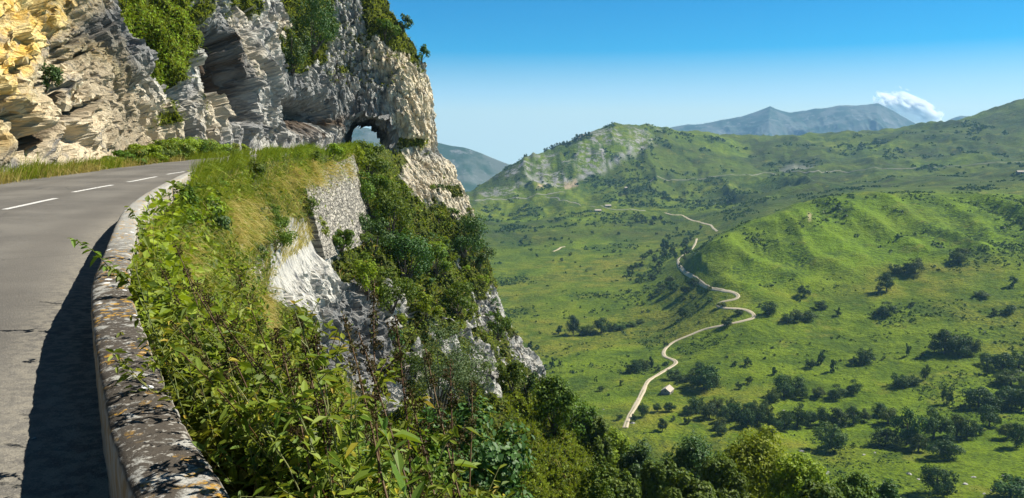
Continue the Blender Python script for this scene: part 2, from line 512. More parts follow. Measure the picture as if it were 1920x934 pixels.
c = t.mix(t.attr('scree'), c, t.mix(t.noise(p, 0.2, 4), (0.20, 0.20, 0.20), (0.34, 0.33, 0.32)))
c = t.mix(t.attr('bare'), c, t.mix(fine, (0.36, 0.25, 0.15), (0.50, 0.40, 0.28)))
hb = t.math('ADD', t.math('MULTIPLY', fine, 1.0), t.math('MULTIPLY', mid, 3.0))
nb = t.bump(hb, 2.6, 1.0)
M_pasture = t.done(c, 0.95, nb, 0.1)
me = mesh('valley_ground', TP, grid_faces(NT_, NR_)[:, ::-1], M_pasture, True,
          dict(rock=rock, scree=np.maximum(scree, quarry), bare=bare, heath=heath, scrub=scrub, dry=dry, bright=bright))
tag(link('valley_ground', me), kind='structure')

def terr_z(x, y):
    """height of the valley ground, bilinear in the polar grid"""
    x, y = np.asarray(x, float), np.asarray(y, float)
    a = (np.degrees(np.arctan2(x, y)) + 34) / 86 * (NT_ - 1)
    b = (np.log(np.hypot(x, y)) - math.log(75)) / (math.log(4300) - math.log(75)) * (NR_ - 1)
    a = np.clip(a, 0, NT_ - 1.001); b = np.clip(b, 0, NR_ - 1.001)
    i, j = a.astype(int), b.astype(int); fa, fb = a - i, b - j
    return (TZ[i, j] * (1 - fa) * (1 - fb) + TZ[i + 1, j] * fa * (1 - fb) + TZ[i, j + 1] * (1 - fa) * fb + TZ[i + 1, j + 1] * fa * fb)

def terr_hit(px_, py_, tmin=120.0, tmax=4200.0):
    """first point of the valley ground along the sight line through a photo pixel"""
    d = ray(px_, py_)
    tt = np.exp(np.linspace(math.log(tmin), math.log(tmax), 1600))
    x, y, z = d.x * tt, d.y * tt, EYE + d.z * tt
    g = z - terr_z(x, y)
    k = np.nonzero(g < 0)[0]
    if not len(k): return None
    k = k[0]
    if k == 0: f, a, b = 0, tt[0], tt[0]
    else:
        a, b = tt[k - 1], tt[k]; f = g[k - 1] / (g[k - 1] - g[k] + 1e-9)
    q = a + (b - a) * f
    return np.array([d.x * q, d.y * q, float(terr_z(d.x * q, d.y * q))])

# tracks and the far road, draped on the ground
def drape(name, way, width, mat, lift, step=4.0):
    W = [terr_hit(*p) for p in way]
    W = np.array([w for w in W if w is not None])
    C = curve(W[:, :2], step)
    T = np.gradient(C, axis=0); T /= np.linalg.norm(T, axis=1)[:, None]
    Nn = np.stack([T[:, 1], -T[:, 0]], -1)
    wv = width * (1 + 0.16 * vnoise(np.c_[C / 17.0, C[:, :1] * 0], 3) + 0.14 * vnoise(np.c_[C / 5.0, C[:, :1] * 0], 8))
    rows = []
    for k in np.linspace(-0.5, 0.5, 7):
        q = C + Nn * (wv * k)[:, None]
        z = terr_z(q[:, 0], q[:, 1]) + lift + (0.25 if abs(k) < 0.49 else -0.6)
        rows.append(np.c_[q, z])
    V = np.stack(rows, 1)
    kk = np.tile(np.linspace(-1, 1, 7)[None, :], (len(C), 1))
    o = link(name, mesh(name, V, grid_faces(len(C), 7), mat, True, dict(across=kk)))
    return tag(o, kind='structure')
t = NT('pale_track_gravel')
ac = t.math('ABSOLUTE', t.attr('across'))
c = t.mix(t.noise(t.pos(), 0.5, 4), (0.33, 0.27, 0.18), (0.52, 0.45, 0.33))
mid_g = t.math('MULTIPLY', t.math('SUBTRACT', 1.0, t.ramp(ac, 0.08, 0.25)), t.ramp(t.noise(t.pos(), 0.06, 3), 0.42, 0.58))
c = t.mix(t.math('MULTIPLY', mid_g, 0.75), c, (0.12, 0.14, 0.04))
M_track = t.done(c, 0.95)
t = NT('grey_far_road')
M_froad = t.done(t.mix(t.noise(t.pos(), 0.1, 3), (0.15, 0.155, 0.12), (0.26, 0.25, 0.20)), 0.9)
drape('dirt_track', [(1172,803),(1180,780),(1192,760),(1205,735),(1215,715),(1235,702),(1255,690),(1267,681),(1262,675),(1246,668),(1246,656),(1262,642),(1290,630),(1320,618),(1352,611),(1385,604),(1408,598),(1414,592),(1405,584),(1390,580),(1360,578),(1346,572),(1352,567),(1375,562),(1384,557),(1378,550),(1355,545),(1330,540),(1310,527),(1295,517),(1280,506),(1272,495),(1272,486),(1283,477),(1296,468),(1303,458),(1306,448)], 4.5, M_track, 0.35)
drape('dirt_track', [(1246,399),(1262,403),(1280,404),(1292,411),(1310,416),(1328,421),(1337,428),(1345,434)], 4.8, M_track, 0.3)
drape('dirt_track', [(1022,369),(1045,371),(1052,376),(1080,381),(1110,387),(1140,391),(1175,393),(1210,395)], 4.5, M_froad, 0.3)
drape('mountain_road', [(890,377),(930,374),(970,371),(1000,367),(1030,363),(1060,360)], 7, M_froad, 0.3)
drape('mountain_road', [(1215,342),(1255,339),(1300,334),(1340,331),(1400,328),(1440,324),(1475,323),(1520,322),(1570,320),(1620,319),(1700,316),(1780,312),(1830,308),(1880,305),(1940,302)], 4.2, M_froad, 0.5)
drape('dirt_track', [(1037,472),(1046,468),(1052,464),(1060,463)], 5, M_track, 0.3)

# ------------------------------------------------------------------ far blue mountains
t = NT('far_mountain_rock')
p = t.pos()
c = t.mix(t.ramp(t.noise(p, 0.004, 6, 0.65), 0.42, 0.58), (0.030, 0.060, 0.040), (0.090, 0.110, 0.095))
c = t.mix(t.ramp(t.noise(t.mapping(p, (1, 1, 0.35)), 0.010, 5, 0.7), 0.54, 0.70), c, (0.17, 0.18, 0.18))
M_mount = t.done(c, 0.95, None, 0.05)
def range_(name, sky, Y, back, front, steep, relief, seed, nx=420, ny=150):
    sky = np.array(sky, float)
    px_ = np.linspace(sky[0, 0], sky[-1, 0], nx)
    py_ = np.interp(px_, sky[:, 0], sky[:, 1])
    R = unproj(px_, py_, Y)
    v = np.r_[np.linspace(-front, 0, ny - 30), np.linspace(0, back, 31)[1:]]
    X = R[:, None, 0] * (Y + v[None]) / Y
    Yy = Y + v[None] + 0 * X
    base = R[:, None, 2] - np.abs(v[None]) * steep * np.where(v > 0, 1.5, 1.0)[None]
    q = np.stack([X, Yy, 0 * X], -1)
    wq = fbm(q / 900.0, 3, seed + 5)[..., None] * 0.5
    rg = fbm(np.stack([X / 420.0, Yy / 1100.0, 0 * X], -1) + wq, 6, seed, ridged=True, gain=0.55)
    k = sstep(0, front * 0.35, np.abs(v))[None]
    Z = base + relief * rg * (0.10 + 0.9 * k) + relief * 0.25 * (1 - np.abs(v[None]) / front)
    o = link(name, mesh(name, np.stack([X, Yy, Z], -1), grid_faces(nx, len(v))[:, ::-1], M_mount, True))
    return tag(o, kind='structure')
range_('mountains', [(1150,285),(1190,268),(1240,252),(1270,246),(1300,243),(1340,236),(1380,231),(1410,222),(1432,214),(1443,210),(1455,215),(1480,219),(1500,217),(1540,214),(1570,209),(1600,206),(1645,202),(1662,212),(1680,222),(1720,243),(1790,262),(1950,300)], 8600, 1800, 3200, 0.42, 190, 301)
range_('mountains', [(1690,290),(1740,255),(1765,236),(1785,226),(1800,221),(1815,222),(1830,224),(1850,232),(1900,262)], 9400, 1500, 2500, 0.42, 90, 341, 160)
range_('mountains', [(1820,262),(1860,235),(1885,212),(1905,200),(1920,190),(1960,175),(2050,150),(2200,170)], 7600, 1500, 2500, 0.45, 110, 371, 220)
range_('mountains', [(480,232),(560,238),(640,243),(690,246),(740,258),(800,270),(850,280),(870,283),(900,293),(925,303),(950,313),(990,328),(1040,352)], 5200, 1500, 2600, 0.48, 70, 391, 320)
# ------------------------------------------------------------------ the shelf road, the cliff above it and the drop below it: one swept sheet
#          upper foot U     road outer edge R    side direction
ST = [
 ((-13,-14), (8.0,-9.0)),
 ((-14,-4), (3.2,-3.0)),
 ((-15,4), (-0.35,2.35)),
 ((-16.3,10), (-2.25,5.2)),
 ((-17.5,16), (-4.15,9.1)),
 ((-19.0,22), (-6.4,14.2)),
 ((-20.8,29), (-9.0,21.9)),
 ((-22.4,36), (-11.4,28.8)),
 ((-25.4,50), (-15.3,43)),
 ((-28.2,68), (-19,62)),
 ((-30.0,84), (-20.4,82)),
 ((-31.2,102), (-20.9,102)),
 ((-31.8,124), (-22.6,124)),
 ((-31.6,142), (-23.6,139)),
 ((-29.6,147.5), (-22.8,146.5)),
 ((-24.5,149.5), (-21.4,149.4)),
 ((-19.3,152.3), (-19.2,152.3)),
 ((-17.2,159.5), (-17.2,159.5)),
 ((-16.0,165.5), (-16.0,165.5)),
 ((-17.2,172), (-17.2,172)),
 ((-25,177), (-25,177)),
 ((-40,182), (-40,182)),
 ((-75,186), (-75,186)),
]
NS = len(ST)
U = np.array([s[0] for s in ST], float); R = np.array([s[1] for s in ST], float)
SIDE = [(.83,.56),(.83,.56),(.83,.56),(.85,.53),(.88,.47),(.90,.43),(.92,.39),(.93,.36),(.95,.25),(.985,.12),(.995,.03),(.995,-.03),(1,-.05),(1,-.08),(.98,-.12),(.96,-.18),(.95,-.2),(1,-.02),(1,.12),(.9,.4),(.5,.85),(.1,1),(0,1)]
SIDE = np.array(SIDE, float); SIDE /= np.linalg.norm(SIDE, axis=1)[:, None]
# outward offset of the drop at depths DZ below the road
DZ = np.array([0, .6, 1.4, 3, 8, 14, 20, 28, 37, 50, 90, 135.0])
LOW = np.array([
 [0,.05,1.7,3.1,6,9.5,14,21,30,43,90,150],
 [0,.05,1.7,3.1,6,9.5,14,21,30,43,90,150],
 [0,.05,1.7,3.1,6,9.5,14,21,30,43,90,150],
 [0,.05,1.7,3.1,6,9.5,14,21,30,43,90,150],
  [0,.05,1.3,2.2,4.2,7,11,18,28,43,90,150],
 [0,.05,.6,1.1,2.6,5,8.5,15,25,42,92,150],
 [0,.05,.3,.6,1.6,3.8,7.0,14,24,42,95,150],
 [0,.05,.2,.4,1.2,3.2,6.5,14,25,43,96,150],
 [0,.02,.06,.2,.8,2.6,6,14,25,44,98,150],
 [0,.02,.06,.2,.8,2.4,5.6,14.5,26,40,66,110],
 [0,.02,.06,.2,.9,3.8,8,17,27,38,62,100],
 [0,.02,.06,.2,1.0,4.5,9.5,18,27,37,60,98],
 [0,.3,.7,1.5,5,8.5,12,18,26,35,58,95],
 [0,.4,.9,2,5.5,9,12,17,24,32,56,92],
 [0,.4,.9,2,5.5,9,12,16.5,24,31,55,90],
 [0,.4,.9,2,5.5,8.5,11.5,16,22,29,54,90],
 [0,.4,.9,2,5,8,11,15,21,33,85,140],
 [0,.7,1.5,3.2,5.4,7,9.6,12.4,15.6,20,60,110],
 [0,.6,1.4,3,5,7,9,12,15,20,55,100],
 [0,.6,1.4,3,5,7,9,12,15,20,50,90],
 [0,.6,1.4,3,5,7,9,12,15,20,50,90],
 [0,.6,1.4,3,5,7,9,12,15,20,50,90],
 [0,.6,1.4,3,5,7,9,12,15,20,50,90]], float)
# inward offset of the cliff at heights HZ above the road
HZ = np.array([0, 2, 4, 8, 12, 16, 20, 25, 30, 45.0])
UPO = np.array([
 *[[0,.6,1.1,2.3,4,6,8,11,14,24]]*6,
 [0,.5,.9,2.0,3.6,6,8,11,14,24],
 [0,.5,.8,1.8,3.4,6,8,11,14,24],
 [0,.6,1.0,2.2,4.0,6,8,11,14,24],
 [0,.6,1.2,2.4,4.2,6,8,11,14,24],
 [0,.6,1.2,2.4,3.9,5.4,7,9.5,13,24],
 [0,.5,.4,1.4,2.6,4.2,6,9,12,22],
 [0,.0,-.6,.2,1.6,3.4,5.4,8,11,20],
 [0,.0,-.6,.0,1.4,3.0,5.0,7.6,10,18],
 [0,.0,-.2,.4,1.8,3.4,5.2,7.6,10,18],
 [0,.0,.0,.8,2.0,3.6,5.4,8,10.5,18],
 [0,.1,.4,1.0,2.0,3.4,5.2,8,11,18],
 [0,0,.2,.8,1.4,2.9,5.0,8.2,11,20],
 [0,0,.2,.8,1.4,2.9,5.0,8.2,11,20],
 *[[0,0,.2,.8,1.4,2.9,5.0,8.2,11,20]]*4], float)
# inward direction above (mostly towards the mountain)
INW = np.array([(-.9,-.3)]*6+[(-.93,-.33),(-.93,-.33),(-.96,-.25),(-.98,-.15),(-.99,-.1),(-.99,-.03),(-.98,.1),(-.85,.5),(-.6,.8),(-.5,.86),(-.75,.66),(-1,.05),(-1,-.2),(-.9,-.4),(-.5,-.85),(-.1,-1),(0,-1)], float)
INW /= np.linalg.norm(INW, axis=1)[:, None]

# sample stations: dense where the photograph sees them large
seg_n = [12,14,26,34,44,56,80,80,150,150,110,110,130,110,60,60,90,90,50,40,20,14]
tpar = np.concatenate([k + np.arange(n) / n for k, n in enumerate(seg_n)] + [[NS - 1]])
ns = len(tpar)
Us, Rs = cat_rom(U, tpar), cat_rom(R, tpar)
SD, IN = cat_rom(SIDE, tpar), cat_rom(INW, tpar)
SD /= np.linalg.norm(SD, axis=1)[:, None]; IN /= np.linalg.norm(IN, axis=1)[:, None]
LO, UO = cat_rom(LOW, tpar), cat_rom(UPO, tpar)
hmax = np.interp(tpar, [0, 6, 8, 10, 12, 14, NS - 1], [14, 14, 18, 24, 34, 46, 46])
nu, nl, nsh = 230, 270, 5
fu = np.linspace(1, 0, nu)
fl = np.r_[np.linspace(0, 50, 231), np.linspace(50, 128, 40)[1:]] / 128.0
ZU = hmax[:, None] * fu[None]
ZL = 128.0 * fl
OU = np.stack([np.interp(ZU[i], HZ, UO[i]) for i in range(ns)])
OL = np.stack([np.interp(ZL, DZ, LO[i]) for i in range(ns)])
# soften the kinks of the profiles
def smooth1(a, n, ax):
    for _ in range(n):
        a = (np.roll(a, 1, ax) + 2 * a + np.roll(a, -1, ax)) / 4 if False else np.apply_along_axis(lambda v: np.convolve(np.pad(v, 1, mode='edge'), [.25, .5, .25], 'valid'), ax, a)
    return a
OUs = smooth1(OU, 6, 1); OUs += (OU[:, -1:] - OUs[:, -1:])
OL = smooth1(OL, 12, 1); OL -= OL[:, :1]
up = np.concatenate([Us[:, None] + IN[:, None] * OUs[..., None], ZU[..., None]], -1)
lo = np.concatenate([Rs[:, None] + SD[:, None] * OL[..., None], np.broadcast_to(-ZL[None, :, None], (ns, nl, 1))], -1)
k = np.linspace(0, 1, nsh + 2)[None, 1:-1, None]
sh = np.concatenate([Us[:, None] * (1 - k) + Rs[:, None] * k, np.full((ns, nsh, 1), 0.0)], -1)
up[..., 2] -= 0.05; lo[..., 2] -= 0.05; sh[..., 2] -= 0.05
CP = np.concatenate([up, sh, lo], 1)
nv = CP.shape[1]
shelf_w = np.linalg.norm(Us - Rs, axis=1)
part = np.r_[np.full(nu, 0), np.full(nsh, 1), np.full(nl, 2)][None, :] + np.zeros((ns, 1))
# height along the sheet away from the shelf, for fading the relief out next to the road
away = np.concatenate([ZU, np.zeros((ns, nsh)), np.broadcast_to(ZL[None], (ns, nl))], 1)
def normals(P):
    du = np.gradient(P, axis=0); dv = np.gradient(P, axis=1)
    n = np.cross(dv, du)
    return n / (np.linalg.norm(n, axis=-1)[..., None] + 1e-9)
N0 = normals(CP)
for _ in range(10):
    N0 = (N0 + np.roll(N0, 1, 0) + np.roll(N0, -1, 0) + np.roll(N0, 1, 1) + np.roll(N0, -1, 1)); N0 /= np.linalg.norm(N0, axis=-1)[..., None] + 1e-9
# make sure they face outwards (to the open side)
ref = np.concatenate([np.broadcast_to(-IN[:, None], (ns, nu, 2)), np.broadcast_to(SD[:, None], (ns, nsh + nl, 2))], 1)
sgn = np.sign((N0[..., :2] * ref).sum(-1) + 0.3 * N0[..., 2] + 1e-6)
N0 = N0 * sgn[..., None]

cx_, cy_ = pix(CP)
cw = fbm(CP / 6.0, 4, 501)
pxw, pyw = cx_ + cw * 26, cy_ + fbm(CP / 6.0, 4, 511) * 26
isup, islo = part == 0, part == 2
def reg(poly, soft=12, which=None):
    m = sstep(-soft, soft, poly_sd(pxw, pyw, poly))
    if which is not None: m = m * (part == which)
    return m
front = CP[..., 1] < 172
# near the camera the beds dip along the wall, farther on the rock is fluted upright: two sets of axes
AX_A = np.array([[.98, .2, 0], [.104, -.51, .85], [-.17, .83, .52]])
AX_B = np.array([[.97, .2, .1], [-.2, .97, .1], [-.1, -.1, .98]])
mixB = sstep(50, 64, CP[..., 1])
mixB = np.where(islo, 1.0, mixB)
def rockfield(AX, P, sd):
    Q = P @ AX.T
    w1 = fbm(P / 5.0, 3, sd)[..., None]; w2 = fbm(P / 2.0, 2, sd + 11)[..., None]
    fA, eA = facets(Q / np.array([2.6, 2.2, 10.0]) + w1 * .3, sd + 3, 1.3)
    fB = facets(Q / np.array([1.0, .85, 3.6]) + w2 * .25, sd + 13, 1.3)[0]
    rd = fbm(Q / np.array([2.4, 1.9, 13.0]) + w1 * .2, 5, sd + 21, ridged=True, gain=.55)
    rd2 = fbm(Q / np.array([.6, .5, 4.5]) + w1 * .3, 5, sd + 45, ridged=True, gain=.6)
    fi = fbm(Q / np.array([.3, .3, 1.2]), 3, sd + 41)
    return 0.75 * fA + 0.32 * fB + 0.95 * rd + 0.50 * rd2 + 0.12 * fi - 0.45 * np.exp(-(eA / 0.07) ** 2)
nA_ = (mixB < 1).any(1) ; nB_ = (mixB > 0).any(1)
relief = np.zeros(CP.shape[:2])
fa = np.zeros_like(relief); fb = np.zeros_like(relief)
fa[nA_] = rockfield(AX_A, CP[nA_], 600); fb[nB_] = rockfield(AX_B, CP[nB_], 700)
relief = fa * (1 - mixB) + fb * mixB
QT = (CP @ AX_A.T) * (1 - mixB)[..., None] + (CP @ AX_B.T) * mixB[..., None]
bg = fbm(CP / np.array([9.0, 9.0, 18.0]), 4, 631)
amp = np.interp(tpar, [0, 10, 14, 16, NS - 1], [1, 1, .8, .6, .6])[:, None]
disp = 1.2 * bg + amp * (relief - .25)
disp *= np.where(isup, 1.0, 0.85)
# big features seen in the photograph: clefts, slabs, overhang notches
def cleft(x0, y0, x1, y1, w, depth):
    ex, ey = x1 - x0, y1 - y0
    L = ex * ex + ey * ey
    tt = np.clip(((pxw - x0) * ex + (pyw - y0) * ey) / L, 0, 1)
    d = np.hypot(pxw - x0 - tt * ex, pyw - y0 - tt * ey)
    return -depth * sstep(1.0, 0.25, d / (w * (0.35 + 0.65 * np.sin(np.pi * np.clip(tt, .08, .92))))) * isup * front
bx_, by_, bz_ = CP[..., 0], CP[..., 1] + 0.45 * fbm(CP / 4.0, 2, 655), CP[..., 2] + 0.8 * fbm(CP / 3.0, 3, 657)
pit = lambda y0, y1, z0, z1, d, k=0.0: -d * sstep(y0 - 2.5, y0 + 2.5, by_ + k * bz_) * sstep(y1 + .5, y1 - .3, by_ + k * bz_) * sstep(z0 - .8, z0 + .8, bz_) * sstep(z1 + .8, z1 - .8, bz_) * isup
disp = disp + pit(88, 100, 3.5, 15.5, 5.0) + pit(37, 41.5, 0.4, 3.6, 1.8, .9) + pit(46, 50.5, 1.2, 4.2, 2.0, .9) + pit(50, 56, 7, 11, 1.6, .5) + pit(62, 67, 1, 6, 1.8, .4) + pit(72, 78, 5, 12, 2.0, .3)
disp = disp + pit(112, 141, 3.0, 7.5, 5.0) + pit(122, 140, 3.5, 8.5, 3.0)
disp = disp + 0 * cleft(418, 50, 436, 200, 30, 9.0) + cleft(100, 150, 165, 95, 7, 0.8)
disp = disp + cleft(62, 276, 132, 160, 17, 2.6) + cleft(116, 244, 168, 196, 13, 2.2) + cleft(150, 60, 110, 110, 9, 1.2) + cleft(196, 60, 205, 90, 12, 0.9)
disp = disp + cleft(300, 120, 330, 260, 8, 0.8) + cleft(230, 190, 260, 140, 8, .6)
dlf = lambda x0, y0, x1, y1, w, d: -cleft(x0, y0, x1, y1, w, d)
disp = disp + dlf(478, 60, 470, 260, 26, 1.6) + dlf(740, 120, 770, 260, 40, 1.5) + dlf(360, 170, 350, 280, 20, 0.9)
fade = np.where(isup, sstep(0.0, 3.2, away) * .85 + .15 * sstep(0, .6, away), np.where(islo, sstep(0.1, 3.0, away) * (0.25 + 0.75 * sstep(2, 9, away)), 0))
fade = fade * np.where(isup | islo, 1, 0)
# where there is no shelf, the rock runs through
fade = np.maximum(fade, sstep(2.0, 0.2, shelf_w)[:, None])
nearroad = sstep(9.0, 30.0, np.hypot(CP[..., 0], CP[..., 1]))
fade = np.where(islo, fade * (0.25 + 0.75 * nearroad), fade)
walled = (sstep(7.3, 8.0, tpar) * sstep(11.6, 11.0, tpar))[:, None] * sstep(12.0, 8.5, away) * islo      # behind the masonry
fade = fade * (1 - 0.92 * walled)
CP = CP + N0 * (disp * fade)[..., None]
# a second, finer pass on the new faces
N1 = normals(CP); N1 = N1 * np.sign((N1 * N0).sum(-1) + 1e-6)[..., None]
def fine_pass(AX, P):
    Q1 = P @ AX.T
    return 0.16 * fbm(Q1 / np.array([.7, .6, 3.0]), 4, 671, ridged=True, gain=.6) + 0.11 * facets(Q1 / np.array([.8, .7, 2.2]), 673, 1.4)[0] - .05
fa = np.zeros_like(relief); fb = np.zeros_like(relief)
fa[nA_] = fine_pass(AX_A, CP[nA_]); fb[nB_] = fine_pass(AX_B, CP[nB_])
d2_ = fa * (1 - mixB) + fb * mixB
CP = CP + N1 * (d2_ * fade * np.interp(CP[..., 1], [20, 60, 150], [.8, 1.2, 1.5]) * np.where(isup, 1, .8))[..., None]

# what covers the rock
green = np.zeros(CP.shape[:2])
for poly, a in [([(215,-20),(330,-20),(345,60),(335,150),(318,185),(280,130),(240,90)], 1.0),
                ([(325,-20),(420,-20),(400,40),(350,60)], .8), ([(360,170),(375,205),(368,215),(355,180)], .9),
                ([(285,170),(300,190),(312,230),(295,230)], .9),
                ([(520,-20),(620,-20),(630,60),(580,130),(545,140),(525,90)], 1.0),
                ([(680,-20),(740,-20),(765,60),(800,130),(770,110),(720,60),(690,80)], 1.0),
                ([(420,-20),(480,-20),(470,40),(430,30)], .7),
                ([(640,60),(670,55),(700,80),(680,90)], .5), ([(640,112),(665,118),(660,130),(640,125)], .8),
                ([(585,130),(605,120),(625,150),(600,150)], .6), ([(835,262),(850,266),(850,275),(838,272)], .7)]:
    green = np.maximum(green, a * reg(poly, 10, 0) * front)
low_green = np.maximum(sstep(-0.25, 0.1, fbm(CP / 9.0, 4, 701)), 0.35) * islo
rocky = np.zeros_like(green)
for poly, a in [([(490,400),(600,420),(620,450),(640,520),(720,600),(735,660),(720,700),(640,720),(600,700),(560,600),(500,560)], 1.0),
                ([(740,320),(800,300),(860,300),(892,415),(860,390),(810,395),(760,360)], 1.0),
                ([(880,560),(930,500),(960,570),(1000,720),(960,690),(930,620),(885,600)], 1.0),
                ([(690,540),(720,560),(730,620),(700,600)], 1.0), ([(780,620),(800,640),(790,680),(760,670)], .9),
                ([(745,650),(800,700),(780,740),(720,740)], .8), ([(640,640),(690,680),(700,760),(650,720)], .8)]:
    rocky = np.maximum(rocky, a * reg(poly, 12))
nosegreen = reg([(770,395),(890,400),(945,540),(905,570),(860,640),(790,620),(740,480)], 16, 2)
rocky = np.maximum(rocky, reg([(600,560),(900,470),(960,600),(940,760),(640,800)], 20, 2) * sstep(.0, .18, fbm(CP / np.array([3.5, 3.5, 7.0]), 4, 721)))
# the nose of the spur is bare rock with green ledges
ledge = sstep(0.15, 0.32, fbm(np.stack([CP[..., 0] / 9, CP[..., 1] / 9, CP[..., 2] / 3.0], -1), 4, 711))
nose = (tpar[:, None] > 15.3) & (tpar[:, None] < 21)
green = np.maximum(green, ledge * nose * 0.8 * (CP[..., 2] < 2))
green = np.maximum(green, np.where(islo & ~nose, np.clip(low_green + 0.55, 0, 1) * (1 - rocky), 0))
green = np.maximum(green, .95 * nosegreen * (1 - .8 * rocky * sstep(-.1, .3, fbm(CP / 5.0, 3, 731))))
NN = normals(CP); NN = NN * np.sign((NN * N0).sum(-1))[..., None]
green = np.where(isup, np.maximum(green, 0.9 * sstep(0.55, 0.8, NN[..., 2]) * sstep(146, 150, CP[..., 1]) * sstep(9, 13, CP[..., 2])), green)
green = np.clip(green * (0.75 + 0.5 * sstep(-.2, .3, NN[..., 2])), 0, 1)
warm, cream, brown = np.zeros_like(green), np.zeros_like(green), np.zeros_like(green)
for poly, a in [([(-200,-60),(120,-60),(135,50),(90,90),(60,130),(50,190),(-200,260)], 1.0), ([(60,60),(140,60),(260,160),(320,260),(240,310),(-100,320),(-100,200)], .5), ([(95,-40),(205,-40),(190,20),(120,60)], .5), ([(-200,180),(50,150),(40,300),(-200,320)], .55)]:
    warm = np.maximum(warm, a * reg(poly, 24, 0))
for poly, a in [([(100,100),(200,150),(320,200),(330,250),(250,300),(60,300),(60,220)], .75), ([(690,60),(770,90),(815,170),(815,280),(760,310),(730,235),(735,170),(690,110)], 1.0),
                ([(740,280),(830,290),(850,330),(780,330)], .6), ([(355,190),(400,150),(405,250),(360,275)], .8), ([(440,40),(452,40),(475,150),(460,150)], .9), ([(500,40),(530,30),(530,90),(505,90)], .7)]:
    cream = np.maximum(cream, a * reg(poly, 18, 0))
cream = np.maximum(cream, reg([(735,285),(860,300),(895,412),(850,400),(760,380)], 16, 2) * .8)
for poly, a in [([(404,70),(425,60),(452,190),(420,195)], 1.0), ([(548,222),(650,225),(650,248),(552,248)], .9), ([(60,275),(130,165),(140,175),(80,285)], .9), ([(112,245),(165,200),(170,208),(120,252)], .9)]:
    brown = np.maximum(brown, a * reg(poly, 9, 0))  # shade of the clefts and overhang notch, put into the rock colour
brown = np.maximum(brown, np.clip(-pit(89, 99.8, 4, 15, 1.0), 0, 1) * .85)  # main pit browned all through, standing in for its overhang shade
white = np.zeros_like(green)
for poly, a in [([(500,425),(580,440),(615,490),(600,560),(545,600),(500,520)], 1.0), ([(930,580),(1000,650),(1000,730),(960,650)], .8),
                ([(200,200),(300,180),(330,250),(250,300),(110,290)], .45), ([(470,150),(520,180),(520,270),(440,270)], .4)]:
    white = np.maximum(white, a * reg(poly, 16))
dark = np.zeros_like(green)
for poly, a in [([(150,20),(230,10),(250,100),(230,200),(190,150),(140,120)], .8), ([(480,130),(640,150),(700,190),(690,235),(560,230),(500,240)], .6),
                ([(395,30),(440,20),(470,130),(450,210),(410,200)], .8)]:  # this last patch darkens the main cleft too, for its shade
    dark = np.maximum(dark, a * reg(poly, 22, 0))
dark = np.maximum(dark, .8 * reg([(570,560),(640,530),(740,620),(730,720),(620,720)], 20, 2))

# cut the tunnel through the spur: the bore follows the road's line into the rock
TUN_A, TUN_B = np.array([-26.4, 146.0]), np.array([-33.2, 184.0])
tun_d = (TUN_B - TUN_A) / np.linalg.norm(TUN_B - TUN_A)
tun_n = np.array([tun_d[1], -tun_d[0]])
def bore(P):
    rel = P[..., :2] - TUN_A
    return rel @ tun_d, rel @ tun_n
def arch_in(lat, z, hw, h):
    r = np.maximum(np.abs(lat) / hw, 0)
    top = h * np.sqrt(np.clip(1 - np.abs(lat / hw) ** 2.6, 0, 1))
    return (np.abs(lat) < hw) & (z < top) & (z > -0.6)
al, la = bore(CP)
hw_at = lambda a: np.interp(a, [0, 40], [4.1, 3.4])
h_at = lambda a: np.interp(a, [0, 40], [5.3, 4.7])
hole = arch_in(la + 0.9 * fbm(CP / 1.8, 3, 661), CP[..., 2] + 1.0 * fbm(CP / 1.6, 3, 663), hw_at(al), h_at(al)) & (al > -6) & (al < 60) & (isup) & ((CP[..., 2] > 0.15))
hole &= (CP[..., 1] > 143.0)
F = grid_faces(ns, nv)
hv = hole.ravel()
F = F[~(hv[F].any(1))]

t = NT('limestone_cliff')
p = t.pos()
cq = t.node('ShaderNodeCombineXYZ')
for k_, nm_ in enumerate(('bed_u', 'bed_v', 'bed_w')): t.link(t.attr(nm_), cq.inputs[k_])
bed = cq.outputs[0]
pm = t.mapping(bed, (1, 1, 0.35))
nA = t.noise(pm, 0.55, 6, 0.65, 0.4)
nB = t.noise(pm, 2.6, 6, 0.7, 0.6)
nC = t.noise(p, 0.16, 4, 0.6)
st1 = t.noise(t.mapping(bed, (1.0, 1.0, 0.16)), 1.5, 6, 0.72, 0.4)
st2 = t.noise(t.mapping(bed, (1.0, 1.0, 0.20)), 5.0, 5, 0.75, 0.6)
c = t.mix(t.ramp(nA, 0.34, 0.60), (0.22, 0.22, 0.215), (0.53, 0.505, 0.44))
c = t.mix(t.math('MULTIPLY', t.ramp(st1, 0.52, 0.66), 0.75), c, (0.125, 0.128, 0.135))
c = t.mix(t.math('MULTIPLY', t.ramp(st2, 0.54, 0.68), 0.55), c, (0.10, 0.095, 0.085))
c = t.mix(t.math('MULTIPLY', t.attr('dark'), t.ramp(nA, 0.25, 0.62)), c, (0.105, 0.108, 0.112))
c = t.mix(t.math('MULTIPLY', t.attr('white'), t.math('MULTIPLY', t.ramp(nB, 0.28, 0.55), t.ramp(st1, 0.62, 0.46))), c, (0.60, 0.57, 0.50))
wc = t.mix(t.ramp(t.noise(p, 0.9, 4, 0.6), 0.35, 0.65), (0.68, 0.43, 0.095), (0.84, 0.66, 0.30))
c = t.mix(t.math('MULTIPLY', t.attr('warm'), t.ramp(st1, 0.70, 0.46)), c, wc)
c = t.mix(t.math('MULTIPLY', t.attr('cream'), t.ramp(st1, 0.72, 0.46)), c, t.mix(nB, (0.58, 0.45, 0.27), (0.78, 0.69, 0.52)))
c = t.mix(t.math('MULTIPLY', t.attr('brown'), t.ramp(nA, 0.2, 0.5)), c, (0.075, 0.045, 0.022))
